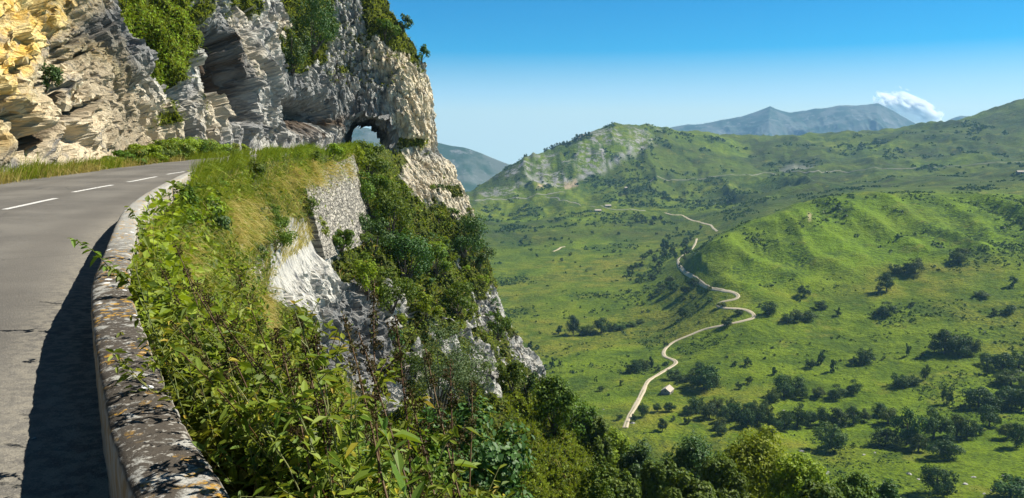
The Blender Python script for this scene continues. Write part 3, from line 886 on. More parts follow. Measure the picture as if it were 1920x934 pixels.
gm = t.ramp(t.math('ADD', t.attr('green'), t.math('MULTIPLY', t.math('SUBTRACT', nB, 0.5), 0.9)), 0.35, 0.62)
gc = t.mix(t.ramp(t.noise(p, 1.3, 5, 0.7), 0.35, 0.65), (0.032, 0.050, 0.008), (0.105, 0.118, 0.020))
c = t.mix(gm, c, gc)
h = t.math('ADD', t.math('MULTIPLY', nB, 0.6), t.math('MULTIPLY', t.noise(pm, 9.0, 5, 0.7), 0.35))
nb = t.bump(h, 0.6, 1.0)
M_rock = t.done(c, 0.92, nb, 0.15)
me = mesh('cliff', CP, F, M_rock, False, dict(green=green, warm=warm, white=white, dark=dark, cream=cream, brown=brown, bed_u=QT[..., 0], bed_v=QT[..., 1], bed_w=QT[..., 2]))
tag(link('cliff', me), kind='structure')
bvh_cliff = BVHTree.FromPolygons([tuple(v) for v in CP.reshape(-1, 3)], [tuple(f) for f in F.tolist()])

# bore of the tunnel
na, nb_ = 60, 60
aa = np.r_[np.linspace(0.9, 4, 14), np.linspace(3.6, 41, nb_ - 14)]
phi = np.linspace(-0.05, 1.05, na) * math.pi
V = np.zeros((na, nb_, 3))
for j, a in enumerate(aa):
    hw, h_ = hw_at(a) + 0.45 + 0.9 * math.exp(-(a - .9) / 1.1), h_at(a) + 0.4 + 0.8 * math.exp(-(a - .9) / 1.1)
    lat = -hw * np.sign(np.cos(phi)) * np.abs(np.cos(phi)) ** 0.8
    z = h_ * np.sign(np.sin(phi)) * np.abs(np.sin(phi)) ** 0.8
    xy = TUN_A + tun_d * a + lat[:, None] * tun_n
    V[:, j] = np.c_[xy, z]
V += (fbm(V / 1.6, 4, 801) + .6 * facets(V / np.array([1.1, 1.1, 1.6]), 803)[0])[..., None] * np.array([0.7, 0.7, 0.7])
QV = V @ AX_B.T
start = np.array([0.0])
t = NT('tunnel_rock')
c = t.mix(t.ramp(t.noise(t.pos(), 0.8, 5, 0.7), 0.35, 0.65), (0.12, 0.115, 0.105), (0.30, 0.28, 0.24))
M_tunnel = t.done(c, 0.95, t.bump(t.noise(t.pos(), 2.0, 5, 0.7), 0.4))
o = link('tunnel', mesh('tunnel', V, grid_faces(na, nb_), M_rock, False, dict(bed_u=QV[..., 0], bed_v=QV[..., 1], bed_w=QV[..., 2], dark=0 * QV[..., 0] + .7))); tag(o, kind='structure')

def cliff_hit(px_, py_):
    d = ray(px_, py_)
    h = bvh_cliff.ray_cast(Vector((0, 0, EYE)) + d * 2.0, d)
    return (np.array(h[0]), np.array(h[1])) if h[0] is not None else (None, None)
def cliff_down(x, y, z0=60):
    h = bvh_cliff.ray_cast(Vector((x, y, z0)), Vector((0, 0, -1)))
    return float(h[0].z) if h[0] is not None else None

# ------------------------------------------------------------------ road
EDGE_IN = np.array([(6.2,-6.5),(2.9,-2.3),(0.45,0.0),(-1.28,2.565),(-1.777,3.375),(-2.655,4.957),(-3.56,6.68),(-4.52,8.8),(-5.55,11.1),(-6.8,14.0),(-8.1,17.5),(-9.5,21.7),(-11.75,28.7),(-13.8,36.0),(-15.8,43),(-17.6,52),(-19.4,62),(-20.9,82),(-21.4,102),(-23.1,124),(-24.2,139),(-25.4,152),(-28.5,170),(-32,190)], float)
IN_C = curve(EDGE_IN, 0.5)
Tn = np.gradient(IN_C, axis=0); Tn /= np.linalg.norm(Tn, axis=1)[:, None]
LEFT = np.stack([-Tn[:, 1], Tn[:, 0]], -1)
wid = np.interp(IN_C[:, 1], [-6, 30, 60, 100, 140, 190], [8.6, 7.9, 7.6, 7.2, 6.0, 5.0])
rows = []
for k in np.linspace(0, 1, 15):
    w = IN_C + LEFT * (wid * k)[:, None]
    if k == 1: w = w + LEFT * (0.22 * fbm(np.c_[IN_C / 1.3, IN_C[:, :1] * 0], 3, 823))[:, None]
    z = 0.06 * np.sin(np.pi * k) + 0.012 * fbm(np.c_[w / 1.5, w[:, :1] * 0], 3, 821)
    rows.append(np.c_[w, z])
RV = np.stack(rows, 1)
RV[:, -1, 2] -= 0.06; RV[:, 0, 2] -= 0.02
t = NT('worn_asphalt')
p = t.pos()
c = t.mix(t.ramp(t.noise(p, 0.22, 5, 0.62), 0.38, 0.62), (0.102, 0.095, 0.082), (0.155, 0.144, 0.122)) if True else t.mix(t.ramp(t.noise(p, 0.5, 5, 0.6), 0.35, 0.65), (0.115, 0.103, 0.084), (0.150, 0.136, 0.110))
sp = t.noise(p, 55.0, 3, 0.7)
c = t.mix(t.math('MULTIPLY', t.ramp(sp, 0.56, 0.70), 0.55), c, (0.34, 0.31, 0.26))
c = t.mix(t.math('MULTIPLY', t.ramp(t.noise(p, 38.0, 3, 0.7), 0.56, 0.70), 0.6), c, (0.06, 0.056, 0.05))
acr = t.attr('across')
c = t.mix(t.math('MULTIPLY', t.math('MAXIMUM', t.ramp(acr, 0.10, 0.0), t.ramp(acr, 0.90, 1.0)), t.ramp(t.noise(p, 9.0, 5, 0.7), 0.42, 0.58)), c, (0.27, 0.245, 0.19))
wt = t.math('ABSOLUTE', t.math('SUBTRACT', t.math('ABSOLUTE', t.math('SUBTRACT', t.math('FRACT', t.math('MULTIPLY', acr, 2.0)), 0.5)), 0.24))
c = t.mix(t.math('MULTIPLY', t.ramp(wt, 0.14, 0.02), 0.35), c, (0.088, 0.080, 0.068))
crk = t.voro(p, 0.45, 'DISTANCE_TO_EDGE')
c = t.mix(t.math('MULTIPLY', t.math('SUBTRACT', 1.0, t.ramp(crk, 0.0, 0.012)), t.math('MULTIPLY', t.ramp(t.noise(p, 0.3, 3), 0.5, 0.62), 0.7)), c, (0.05, 0.048, 0.044))
M_asph = t.done(c, 0.88, t.bump(sp, 0.012, 0.8), 0.3)
o = link('road', mesh('road', RV, grid_faces(len(IN_C), 15)[:, ::-1], M_asph, True, dict(across=np.tile(np.linspace(0, 1, 15)[None], (len(IN_C), 1))))); tag(o, kind='structure')
bvh_road = BVHTree.FromPolygons([tuple(v) for v in RV.reshape(-1, 3)], [tuple(f) for f in grid_faces(len(IN_C), 15).tolist()])
def road_z(x, y):
    h = bvh_road.ray_cast(Vector((x, y, 5)), Vector((0, 0, -1)))
    return float(h[0].z) if h[0] is not None else 0.0
t = NT('worn_white_paint')
c = t.mix(t.ramp(t.noise(t.pos(), 14.0, 4, 0.7), 0.47, 0.66), (0.66, 0.65, 0.61), (0.20, 0.185, 0.16))
M_paint = t.done(c, 0.7)
for (a, b) in [((8,395),(105,373.5)), ((137,362),(211,348)), ((239,342.5),(294,332)), ((313,327.5),(346,322)), ((368,317.5),(392,314))]:
    pa, pb = on_plane(a[0], a[1], 0.03), on_plane(b[0], b[1], 0.03)
    cpt = np.linspace(pa[:2], pb[:2], 9)
    d = (pb - pa)[:2]; d /= np.linalg.norm(d); n = np.array([-d[1], d[0]])
    V = np.array([[[*(q + n * s), road_z(*(q + n * s)) + 0.006] for s in (-0.075, 0.075)] for q in cpt])
    o = link('road_marking', mesh('road_marking', V, grid_faces(9, 2), M_paint)); tag(o, kind='structure')
# ------------------------------------------------------------------ haze over the whole valley (air), the cloud beyond it
t = NT('valley_air')
pv = t.node('ShaderNodeVolumePrincipled')
pv.inputs['Color'].default_value = (0.34, 0.64, 1.0, 1)
pv.inputs['Density'].default_value = 0.000050
pv.inputs['Anisotropy'].default_value = 0.1
t.link(pv.outputs[0], t.out.inputs['Volume'])
hx0, hx1, hy0, hy1, hz0, hz1 = -6500, 9500, -300, 12000, -2300, 690
V = np.array([[x, y, z] for x in (hx0, hx1) for y in (hy0, hy1) for z in (hz0, hz1)], float)
Fh = np.array([[0, 1, 3, 2], [4, 6, 7, 5], [0, 4, 5, 1], [2, 3, 7, 6], [0, 2, 6, 4], [1, 5, 7, 3]])
tag(link('haze', mesh('haze', V, Fh, t.m)), kind='stuff')

t = NT('cumulus_wisp')
oc = t.objco()
sp_ = t.node('ShaderNodeVectorMath', operation='LENGTH'); t.link(oc, sp_.inputs[0])
n = t.noise(t.mapping(oc, (1, 1, 1.4)), 2.6, 6, 0.62, 0.3)
n0 = t.noise(oc, 1.3, 3, 0.5)
d = t.math('SUBTRACT', t.math('ADD', t.math('MULTIPLY', n, 1.5), t.math('MULTIPLY', n0, 0.9)), t.math('ADD', t.math('MULTIPLY', sp_.outputs['Value'], 0.95), 0.52))
d = t.math('MULTIPLY', t.math('MAXIMUM', d, 0.0), 0.3)
pv = t.node('ShaderNodeVolumePrincipled'); pv.inputs['Color'].default_value = (1, 1, 1, 1)
t.link(d, pv.inputs['Density']); pv.inputs['Anisotropy'].default_value = 0.0
t.link(pv.outputs[0], t.out.inputs['Volume'])
b = Acc()
nph, nth = 24, 14
CLOUD_FLIP = True
pp, tt = np.meshgrid(np.linspace(0, 2 * np.pi, nph, endpoint=False), np.linspace(0.02, np.pi - 0.02, nth), indexing='ij')
S = np.stack([np.sin(tt) * np.cos(pp), np.sin(tt) * np.sin(pp), np.cos(tt)], -1)
top_i = np.arange(nph) * nth; cl = link('cloud', mesh('cloud', S, [grid_faces(nph, nth, True)[:, ::-1] if CLOUD_FLIP else grid_faces(nph, nth, True), top_i[None, ::-1] if CLOUD_FLIP == False else top_i[None], (top_i + nth - 1)[None] if CLOUD_FLIP == False else (top_i + nth - 1)[None, ::-1]], t.m, True), None, unproj(1705, 205, 13200), (0, math.radians(27), 0), (640, 420, 300))
tag(cl, 'small white cloud wisp caught on the falling ridge of the blue mountain range', 'cloud')

# ------------------------------------------------------------------ low parapet along the outer edge of the road
WALL_T, WALL_H = 0.29, 0.45
pc = IN_C[(IN_C[:, 1] < 40)]
s_ = np.r_[0, np.cumsum(np.linalg.norm(np.diff(pc, axis=0), axis=1))]
pos = [0.0]
while pos[-1] < s_[-1] - 0.2:
    q = np.array([np.interp(pos[-1], s_, pc[:, 0]), np.interp(pos[-1], s_, pc[:, 1])])
    pos.append(pos[-1] + min(0.25, max(0.022, 0.006 * np.hypot(*q))))
pos = np.array(pos)
WI = np.stack([np.interp(pos, s_, pc[:, 0]), np.interp(pos, s_, pc[:, 1])], -1)
for _ in range(3): WI[1:-1] = (WI[:-2] + 2 * WI[1:-1] + WI[2:]) / 4
WT = np.gradient(WI, axis=0); WT /= np.linalg.norm(WT, axis=1)[:, None]
WN = np.stack([WT[:, 1], -WT[:, 0]], -1)           # outwards
prof = [(0.0, -0.15)] + [(0.0, z) for z in np.linspace(-0.02, 0.41, 12)] + [(0.008, 0.435), (0.03, 0.448)] + [(x, 0.45 + 0.012 * math.sin(math.pi * x / WALL_T)) for x in np.linspace(0.06, WALL_T - 0.05, 12)] \
     + [(WALL_T - 0.022, 0.447), (WALL_T - 0.004, 0.43)] + [(WALL_T + 0.01 * (0.4 - z), z) for z in np.linspace(0.36, -0.9, 14)]
prof = np.array(prof)
PW = np.concatenate([WI[:, None] + WN[:, None] * prof[None, :, :1], np.broadcast_to(prof[None, :, 1:], (len(WI), len(prof), 1))], -1)
wnz = normals(PW)
cref = np.concatenate([np.broadcast_to((WI + WN * WALL_T / 2)[:, None], (len(WI), len(prof), 2)), np.full((len(WI), len(prof), 1), 0.1)], -1)
wnz *= np.sign(((PW - cref) * wnz).sum(-1))[..., None]
edge = np.exp(-((PW[..., 2] - 0.44) / 0.035) ** 2)
chip = np.clip(fbm(PW / 0.16, 3, 907) - 0.12, 0, 1)
dw = 0.006 * fbm(PW / 0.35, 3, 901) + 0.007 * fbm(PW / 0.06, 3, 903) - 0.018 * chip * edge - 0.006 * np.clip(fbm(PW / 0.09, 3, 909) - 0.25, 0, 1)
PW = PW + wnz * dw[..., None] + np.array([0, 0, 1.0]) * (0.006 * fbm(np.c_[WI / 1.7, WI[:, :1] * 0], 2, 911))[:, None, None]
t = NT('lichen_covered_concrete')
p = t.pos()
a = t.noise(p, 7.0, 6, 0.72, 0.3)
ps = t.mapping(p, (1.0, 1.0, 0.25))
c = t.mix(t.noise(p, 3.0, 4, 0.6), (0.27, 0.265, 0.235), (0.42, 0.41, 0.365))
crust = t.math('MULTIPLY', t.ramp(t.math('ADD', a, t.math('MULTIPLY', t.noise(p, 1.6, 3, 0.5), 0.25)), 0.645, 0.74), 1.0)
topm = t.ramp(t.nz(), 0.3, 0.7)
oldm = t.attr('old')
c = t.mix(t.math('MULTIPLY', t.math('SUBTRACT', 1.0, crust), t.math('MULTIPLY', topm, oldm)), c, t.mix(t.noise(p, 30, 3), (0.043, 0.036, 0.028), (0.098, 0.084, 0.066)))
gl = t.ramp(t.noise(p, 26.0, 4, 0.7), 0.57, 0.63)
c = t.mix(t.math('MULTIPLY', gl, t.math('MULTIPLY', topm, 0.7)), c, (0.42, 0.40, 0.35))
v1 = t.voro(t.mapping(p, (1, 1, 1)), 15.0); 
orange = t.math('MULTIPLY', t.math('LESS_THAN', t.math('ADD', v1, t.math('MULTIPLY', t.noise(p, 40, 3), 0.25)), 0.50), t.ramp(t.noise(p, 1.9, 3, 0.6), 0.46, 0.56))
c = t.mix(t.math('MULTIPLY', orange, t.math('MULTIPLY', topm, t.ramp(t.noise(p, 60, 2), 0.3, 0.6))), c, (0.42, 0.235, 0.03))
v2 = t.voro(t.mapping(p, (1, 1, 1), (0.4, 0.2, 1)), 4.2)
wht = t.math('LESS_THAN', t.math('ADD', v2, t.math('MULTIPLY', t.noise(p, 22, 3), 0.16)), 0.20)
c = t.mix(t.math('MULTIPLY', wht, topm), c, (0.74, 0.74, 0.72))
side = t.math('SUBTRACT', 1.0, topm)
strk = t.ramp(t.noise(t.mapping(p, (5, 5, 0.5)), 2.0, 5, 0.65), 0.42, 0.62)
c = t.mix(t.math('MULTIPLY', side, t.math('MULTIPLY', strk, 0.75)), c, t.mix(t.noise(p, 5, 3), (0.34, 0.20, 0.055), (0.17, 0.12, 0.055)))
M_para = t.done(c, 0.93, t.bump(t.noise(p, 45.0, 5, 0.75), 0.008, 1.0), 0.15)
old = np.broadcast_to(np.interp(PW[..., 1], [7.0, 11.0], [1.0, 0.22]), PW.shape[:2])
para = link('parapet_wall', mesh('parapet_wall', PW, grid_faces(len(WI), len(prof)), M_para, True, dict(old=old)))
tag(para, 'low curved concrete parapet spotted with orange and white lichen along the road edge', 'parapet')

# ------------------------------------------------------------------ masonry walls that carry the road
t = NT('rubble_masonry')
uv = t.node('ShaderNodeCombineXYZ'); t.val(t.attr('run'), uv.inputs[0]); t.val(t.attr('rise'), uv.inputs[1])
u2 = t.node('ShaderNodeVectorMath', operation='ADD'); t.link(uv.outputs[0], u2.inputs[0])
nv_ = t.node('ShaderNodeTexNoise'); t.link(uv.outputs[0], nv_.inputs['Vector']); nv_.inputs['Scale'].default_value = 1.6
vm = t.node('ShaderNodeVectorMath', operation='SCALE'); t.link(nv_.outputs['Color'], vm.inputs[0]); vm.inputs['Scale'].default_value = 0.35
t.link(vm.outputs[0], u2.inputs[1])
ms = t.mapping(u2.outputs[0], (1.5, 2.6, 1))
ed = t.voro(ms, 1.0, 'DISTANCE_TO_EDGE', 0.75)
ce = t.voro(ms, 1.0, 'F1', 0.75, 'Color')
sx = t.node('ShaderNodeSeparateColor'); t.link(ce, sx.inputs[0])
c = t.mix(sx.outputs[0], (0.19, 0.175, 0.145), (0.42, 0.38, 0.31))
c = t.mix(t.math('MULTIPLY', t.ramp(t.noise(t.pos(), 1.4, 5, 0.7), 0.5, 0.68), 0.7), c, (0.12, 0.115, 0.10))
joint = t.ramp(ed, 0.02, 0.10)
c = t.mix(t.math('SUBTRACT', 1.0, joint), c, (0.10, 0.092, 0.08))
M_mason = t.done(c, 0.93, t.bump(t.math('ADD', joint, t.math('MULTIPLY', t.noise(t.pos(), 7, 4), 0.3)), 0.10, 1.0), 0.15)
RC = curve(R[2:14], 0.2)
def retaining(name, y0, y1, ztop, zbot, batter, label, off0=0.35):
    m = (RC[:, 1] >= y0) & (RC[:, 1] <= y1)
    C = RC[m]
    T = np.gradient(C, axis=0); T /= np.linalg.norm(T, axis=1)[:, None]
    Nn = np.stack([T[:, 1], -T[:, 0]], -1)
    run = np.r_[0, np.cumsum(np.linalg.norm(np.diff(C, axis=0), axis=1))]
    fr = run / run[-1]
    zt = np.interp(fr, [0, 1], ztop) + 0.12 * fbm(np.c_[C / 1.2, C[:, :1] * 0], 3, 931)
    zb = np.interp(fr, [0, 1], zbot)
    nr = 44
    f = np.linspace(0, 1, nr)
    Z = zt[:, None] * (1 - f) + zb[:, None] * f
    off = off0 + batter * (zt[:, None] - Z)
    body = np.concatenate([C[:, None] + Nn[:, None] * off[..., None], Z[..., None]], -1)
    body = body + np.concatenate([Nn, 0 * Nn[:, :1]], 1)[:, None] * (0.09 * fbm(body / 0.5, 3, 933) + 0.05 * facets(body / np.array([.5, .5, .3]), 935)[0])[..., None]
    cap = np.concatenate([C[:, None] + Nn[:, None] * np.array([-0.75, -0.35, off0 - 0.02])[None, :, None], np.repeat(zt[:, None, None], 3, 1) + 0.02], -1)
    back = np.concatenate([C[:, None] + Nn[:, None] * np.array([-0.8])[None, :, None], zb[:, None, None]], -1)
    V = np.concatenate([back, cap, body], 1)
    nvv = V.shape[1]
    Fg = grid_faces(len(C), nvv)
    # close both ends
    e0 = np.arange(nvv)[None]; e1 = (np.arange(nvv) + (len(C) - 1) * nvv)[None, ::-1]
    # the far end turns the corner: give it masonry too
    rise = V[..., 2]; runs = np.repeat(run[:, None], nvv, 1) + np.r_[np.zeros(nvv)][None]
    o = link(name, mesh(name, V, [Fg, e0, e1], M_mason, False, dict(run=runs, rise=rise)))
    return tag(o, label, 'retaining wall')
retaining('retaining_wall', 41, 61, (-2.6, -3.4), (-12.5, -14.0), 0.07, 'weathered grey masonry wall under the road beside the golden hanging grass')
retaining('retaining_wall', 76, 107, (-2.2, -0.3), (-9.8, -11.5), 0.24, 'tall pale rubble stone retaining wall under the grassy road edge before the tunnel')

# ------------------------------------------------------------------ stone barns
t = NT('barn_stone')
c = t.mix(t.noise(t.objco(), 1.2, 5, 0.7), (0.16, 0.14, 0.115), (0.34, 0.31, 0.26))
M_bstone = t.done(c, 0.95, t.bump(t.voro(t.objco(), 2.0), 0.2))
t = NT('barn_roof_slabs')
c = t.mix(t.noise(t.mapping(t.objco(), (1, 4, 4)), 1.0, 4, 0.6), (0.30, 0.25, 0.195), (0.47, 0.41, 0.33))
M_broof = t.done(c, 0.8, None, 0.3)
t = NT('barn_dark_wood'); M_bwood = t.done((0.035, 0.028, 0.022), 0.9)
def barn(px_, py_, L, W, H, rise, yaw, label, group=None):
    g = terr_hit(px_, py_)
    e = link('barn', None, None, g, (0, 0, yaw)); tag(e, label, 'barn', group)
    a, b = L / 2, W / 2
    V = np.array([[-a,-b,-1.5],[a,-b,-1.5],[a,b,-1.5],[-a,b,-1.5],[-a,-b,H],[a,-b,H],[a,b,H],[-a,b,H],[-a,0,H+rise-.05],[a,0,H+rise-.05]], float)
    link('wall', mesh('wall', V, [np.array([[0,1,5,4],[2,3,7,6]]), np.array([[1,2,6,9,5],[3,0,4,8,7]])], M_bstone), e)
    ov, th_ = 0.5, 0.22
    rf = []
    k = rise / b
    for s in (-1, 1):
        for (yy, zz) in ((0, H + rise), (s * (b + ov), H - ov * k)):
            for xx in (-a - ov, a + ov):
                rf += [[xx, yy, zz], [xx, yy, zz + th_]]
    rf = np.array(rf)
    Fq = []
    for o_ in (0, 8):
        Fq += [[o_+1,o_+3,o_+7,o_+5],[o_,o_+4,o_+6,o_+2],[o_+4,o_+5,o_+7,o_+6],[o_,o_+1,o_+5,o_+4],[o_+2,o_+6,o_+7,o_+3]]
    link('roof', mesh('roof', rf, np.array(Fq), M_broof), e)
    def slab(name, x0, x1, z0, z1, y, mat):
        V = np.array([[x, yy, z] for x in (x0, x1) for yy in (y - .04, y + .12) for z in (z0, z1)], float)
        link(name, mesh(name, V, Fh, mat), e)
    slab('door', -1.0, 1.0, 0.0, 2.3, -b - 0.02, M_bwood)
    slab('window', 2.4, 3.1, 1.1, 1.9, -b - 0.02, M_bwood)
    V = np.array([[-a - .05, y, z] for y, z in ((-.5, H - .3), (.5, H - .3), (.5, H + .7), (-.5, H + .7))], float)
    V = np.r_[V, V + np.array([.12, 0, 0])]
    link('loft_opening', mesh('loft_opening', V, np.array([[0,3,2,1],[4,5,6,7],[0,1,5,4],[1,2,6,5],[2,3,7,6],[3,0,4,7]]), M_bwood), e)
    return e
barn(1251, 737, 10.5, 7.5, 2.9, 2.6, math.radians(62), 'lone stone barn with a pale slab roof beside the dirt track in the valley')
barn(1121, 397, 15, 8, 3.2, 2.6, math.radians(8), 'tiny pale barn below the grey road under the rocky hill, lower of two')
barn(1140, 388, 14, 8, 3.2, 2.6, math.radians(5), 'tiny pale barn just above the grey road under the rocky hill, upper of two')
barn(1174, 354, 10, 7, 3.0, 2.4, math.radians(10), 'tiny barn among the dark trees on the far slope under the rocky hill')
barn(1914, 325, 16, 9, 3.2, 2.6, math.radians(-10), 'pale roofed farm shed on the far slope at the right picture edge')
# ------------------------------------------------------------------ foliage builders
def unitv(rng, n):
    v = rng.normal(size=(n, 3)); return v / np.linalg.norm(v, axis=1)[:, None]
def frames(rng, N):
    r = unitv(rng, len(N))
    A = np.cross(N, r); A /= np.linalg.norm(A, axis=1)[:, None] + 1e-9
    return A, np.cross(N, A)
def quad_leaves(rng, C, N, L, W):
    """diamond leaves around centres C facing N"""
    A, B = frames(rng, N)
    L = np.broadcast_to(L, (len(C),))[:, None]; W = np.broadcast_to(W, (len(C),))[:, None]
    V = np.stack([C - A * L * .5, C + B * W * .5 + N * W * .12, C + A * L * .5, C - B * W * .5 + N * W * .12], 1)
    F = np.arange(len(C) * 4).reshape(-1, 4)
    return V.reshape(-1, 3), F
def leaf6(P, D, N, L, W, fold=0.25, droop=0.2, wide=0.38):
    """folded leaves from base P along D with upper side N"""
    D = D / (np.linalg.norm(D, axis=1)[:, None] + 1e-9)
    S = np.cross(D, N); S /= np.linalg.norm(S, axis=1)[:, None] + 1e-9
    N = np.cross(S, D)
    L = np.broadcast_to(L, (len(P),))[:, None]; W = np.broadcast_to(W, (len(P),))[:, None]
    dz = np.array([0, 0, -1.0])
    m1 = P + D * L * wide * .75; m2 = P + D * L * .75 + dz * L * droop * .5; tip = P + D * L + dz * L * droop
    V = np.stack([P, m1 + S * W * .5 + N * W * fold, m2 + S * W * .36 + N * W * fold * .7, tip, m2 - S * W * .36 + N * W * fold * .7, m1 - S * W * .5 + N * W * fold], 1)
    b = np.arange(len(P))[:, None] * 6
    F = np.concatenate([b + np.array([[0, 1, 2, 3]]), b + np.array([[0, 3, 4, 5]])])
    return V.reshape(-1, 3), F
def blades(rng, P, Up, L, w, lean, droop):
    """grass blades: a quad and a triangle each"""
    n = len(P)
    A, _ = frames(rng, Up)
    L = np.broadcast_to(L, (n,))[:, None]; w = np.broadcast_to(w, (n,))[:, None]; droop = np.broadcast_to(droop, (n,))[:, None]
    mid = P + Up * L * .55 + lean * L * .18 * (0.4 + droop)
    tip = P + Up * L * (.95 - .55 * droop) + lean * L * .75 * droop + np.array([0, 0, -1.0]) * L * .35 * droop ** 2
    V = np.stack([P - A * w * .5, P + A * w * .5, mid + A * w * .4, mid - A * w * .4, tip], 1)
    b = np.arange(n)[:, None] * 5
    return V.reshape(-1, 3), [b + np.array([[0, 1, 2, 3]]), b + np.array([[3, 2, 4]])]

def crown_pts(rng, n, nclump, rx, ry, rz, low=-0.55, tight=(0.26, 0.46), reach=(0.5, 0.86)):
    d = unitv(rng, nclump * 3); d = d[d[:, 2] > low][:nclump]
    if low < -.9:
        d[::3, 2] = -.25 - .5 * np.abs(d[::3, 2]); d /= np.linalg.norm(d, axis=1)[:, None]
    c = d * rng.uniform(*reach, (len(d), 1))
    r = rng.uniform(*tight, len(d))
    k = rng.choice(len(d), n, p=r ** 2 / (r ** 2).sum())
    u = unitv(rng, n); u[:, 2] = np.abs(u[:, 2]) * np.where(rng.random(n) < .72, 1, -1)
    q = c[k] + u * (r[k] * rng.random(n) ** 0.4)[:, None]
    nrm = u * 0.9 + q * 0.5 + unitv(rng, n) * 0.75
    nrm /= np.linalg.norm(nrm, axis=1)[:, None]
    s = np.array([rx, ry, rz])
    return q * s, nrm, c * s, r

M_bark = None
t = NT('grey_brown_bark')
M_bark = t.done(t.mix(t.noise(t.objco(), 6.0, 4, 0.6), (0.045, 0.036, 0.028), (0.13, 0.11, 0.088)), 0.95)
L_valley = leaf_mat('valley_bush_leaves', (0.015, 0.042, 0.005), (0.052, 0.100, 0.012), None, 0.18, 0.15)
L_tree = leaf_mat('beech_leaves', (0.045, 0.092, 0.007), (0.125, 0.190, 0.016), None, 0.28, 0.2)
L_sun = leaf_mat('sunny_leaves', (0.125, 0.190, 0.006), (0.250, 0.330, 0.018), None, 0.32, 0.2)
L_dark = leaf_mat('dark_glossy_leaves', (0.022, 0.066, 0.008), (0.070, 0.140, 0.020), None, 0.22, 0.35)
L_pale = leaf_mat('grey_green_leaves', (0.06, 0.10, 0.035), (0.14, 0.19, 0.075), None, 0.25, 0.2)
L_weed = leaf_mat('nettle_leaves', (0.070, 0.125, 0.008), (0.190, 0.250, 0.020), (0.32, 0.27, 0.03), 0.35, 0.3)
L_herb = leaf_mat('pale_backed_leaves', (0.075, 0.140, 0.012), (0.170, 0.245, 0.040), (0.26, 0.32, 0.17), 0.3, 0.3)
L_grass = leaf_mat('meadow_grass', (0.115, 0.160, 0.007), (0.260, 0.300, 0.022), None, 0.35, 0.2)
L_gold = leaf_mat('dry_golden_grass', (0.30, 0.25, 0.06), (0.55, 0.45, 0.15), (0.12, 0.15, 0.03), 0.35, 0.2)
L_stem = leaf_mat('brown_stems', (0.055, 0.026, 0.012), (0.10, 0.055, 0.022), None, 0.0, 0.2)
L_gstem = leaf_mat('green_stems', (0.10, 0.12, 0.03), (0.17, 0.17, 0.06), None, 0.0, 0.2)
L_seed = leaf_mat('brown_seed_heads', (0.028, 0.020, 0.010), (0.085, 0.066, 0.022), (0.09, 0.11, 0.02), 0.15, 0.1)

ORD = ['first', 'second', 'third', 'fourth', 'fifth', 'sixth', 'seventh', 'eighth', 'ninth', 'tenth', 'eleventh', 'twelfth', 'thirteenth', 'fourteenth',
       'fifteenth', 'sixteenth', 'seventeenth', 'eighteenth', 'nineteenth', 'twentieth', 'twenty-first', 'twenty-second', 'twenty-third', 'twenty-fourth', 'twenty-fifth']
def copy_tree(o):
    r = o.copy(); COL.objects.link(r)
    for ch in o.children:
        c = ch.copy(); COL.objects.link(c); c.parent = r
    return r

# ------------------------------------------------------------------ valley bushes and trees (unit size: width 1, height 1, standing on z=0)
def unit_tree(seed, n, nclump, leaf, mat, trunk_h=0.12):
    rng = np.random.default_rng(seed)
    P, N, C, r = crown_pts(rng, n, nclump, .5, .5, .46, -0.95, (0.22, 0.46), (0.42, 0.88))
    zz = P[:, 2:3]
    P[:, :2] *= np.where(zz < 0, 1 / np.sqrt(1 - .82 * np.clip(-zz / .5, 0, .98) ** 2), 1) * .96
    P[:, 2] = 0.47 + P[:, 2] * 1.04
    P[:, 2] = np.maximum(P[:, 2], 0.02)
    V, F = quad_leaves(rng, P, N, leaf * rng.uniform(.7, 1.4, n), leaf * rng.uniform(.5, 1.0, n))
    b = Acc()
    b.add(*tube(np.array([[0, 0, -0.12], [0.01, 0, 0.25], [0.0, 0.02, 0.62]]), [0.045, 0.034, 0.012], 5))
    for q in C[:6]:
        e = q + np.array([0, 0, .5]); b.add(*tube(np.array([[0, 0, 0.22], e * np.array([.5, .5, .75]), e]), [0.02, 0.012, 0.004], 4))
    return mesh('crown', V, F, mat), b.mesh('trunk', [M_bark])
L_valley2 = leaf_mat('valley_birch_leaves', (0.030, 0.060, 0.008), (0.085, 0.130, 0.018), None, 0.2, 0.15)
SMALL = [unit_tree(1000 + i, 480, 10, 0.125, L_valley if i < 6 else L_valley2) for i in range(10)]
BIG = [unit_tree(1100 + i, 2300, 24, 0.062, L_valley if i < 6 else L_valley2) for i in range(10)]
rngv = np.random.default_rng(77)
def valley_plant(px_, py_, w, h, name):
    g = terr_hit(px_, py_)
    if g is None: return None
    k = math.hypot(g[0], g[1]) / FPX
    big = w >= 19
    cr, tr = (BIG if big else SMALL)[rngv.choice(10, p=[.11] * 6 + [.085] * 4)]
    h = h * rngv.uniform(.9, 1.2)
    s = (w * k * 1.02, w * k * rngv.uniform(.9, 1.1), h * k * 1.06)
    rz = rngv.uniform(0, 6.28)
    if w >= 12:
        e = link(name, None, None, g + np.array([0, 0, -0.15]), (0, 0, rz), s)
        link('crown', cr, e); link('trunk', tr, e)
    else:
        e = link(name, cr, None, g + np.array([0, 0, -0.15]), (0, 0, rz), s)
    return e
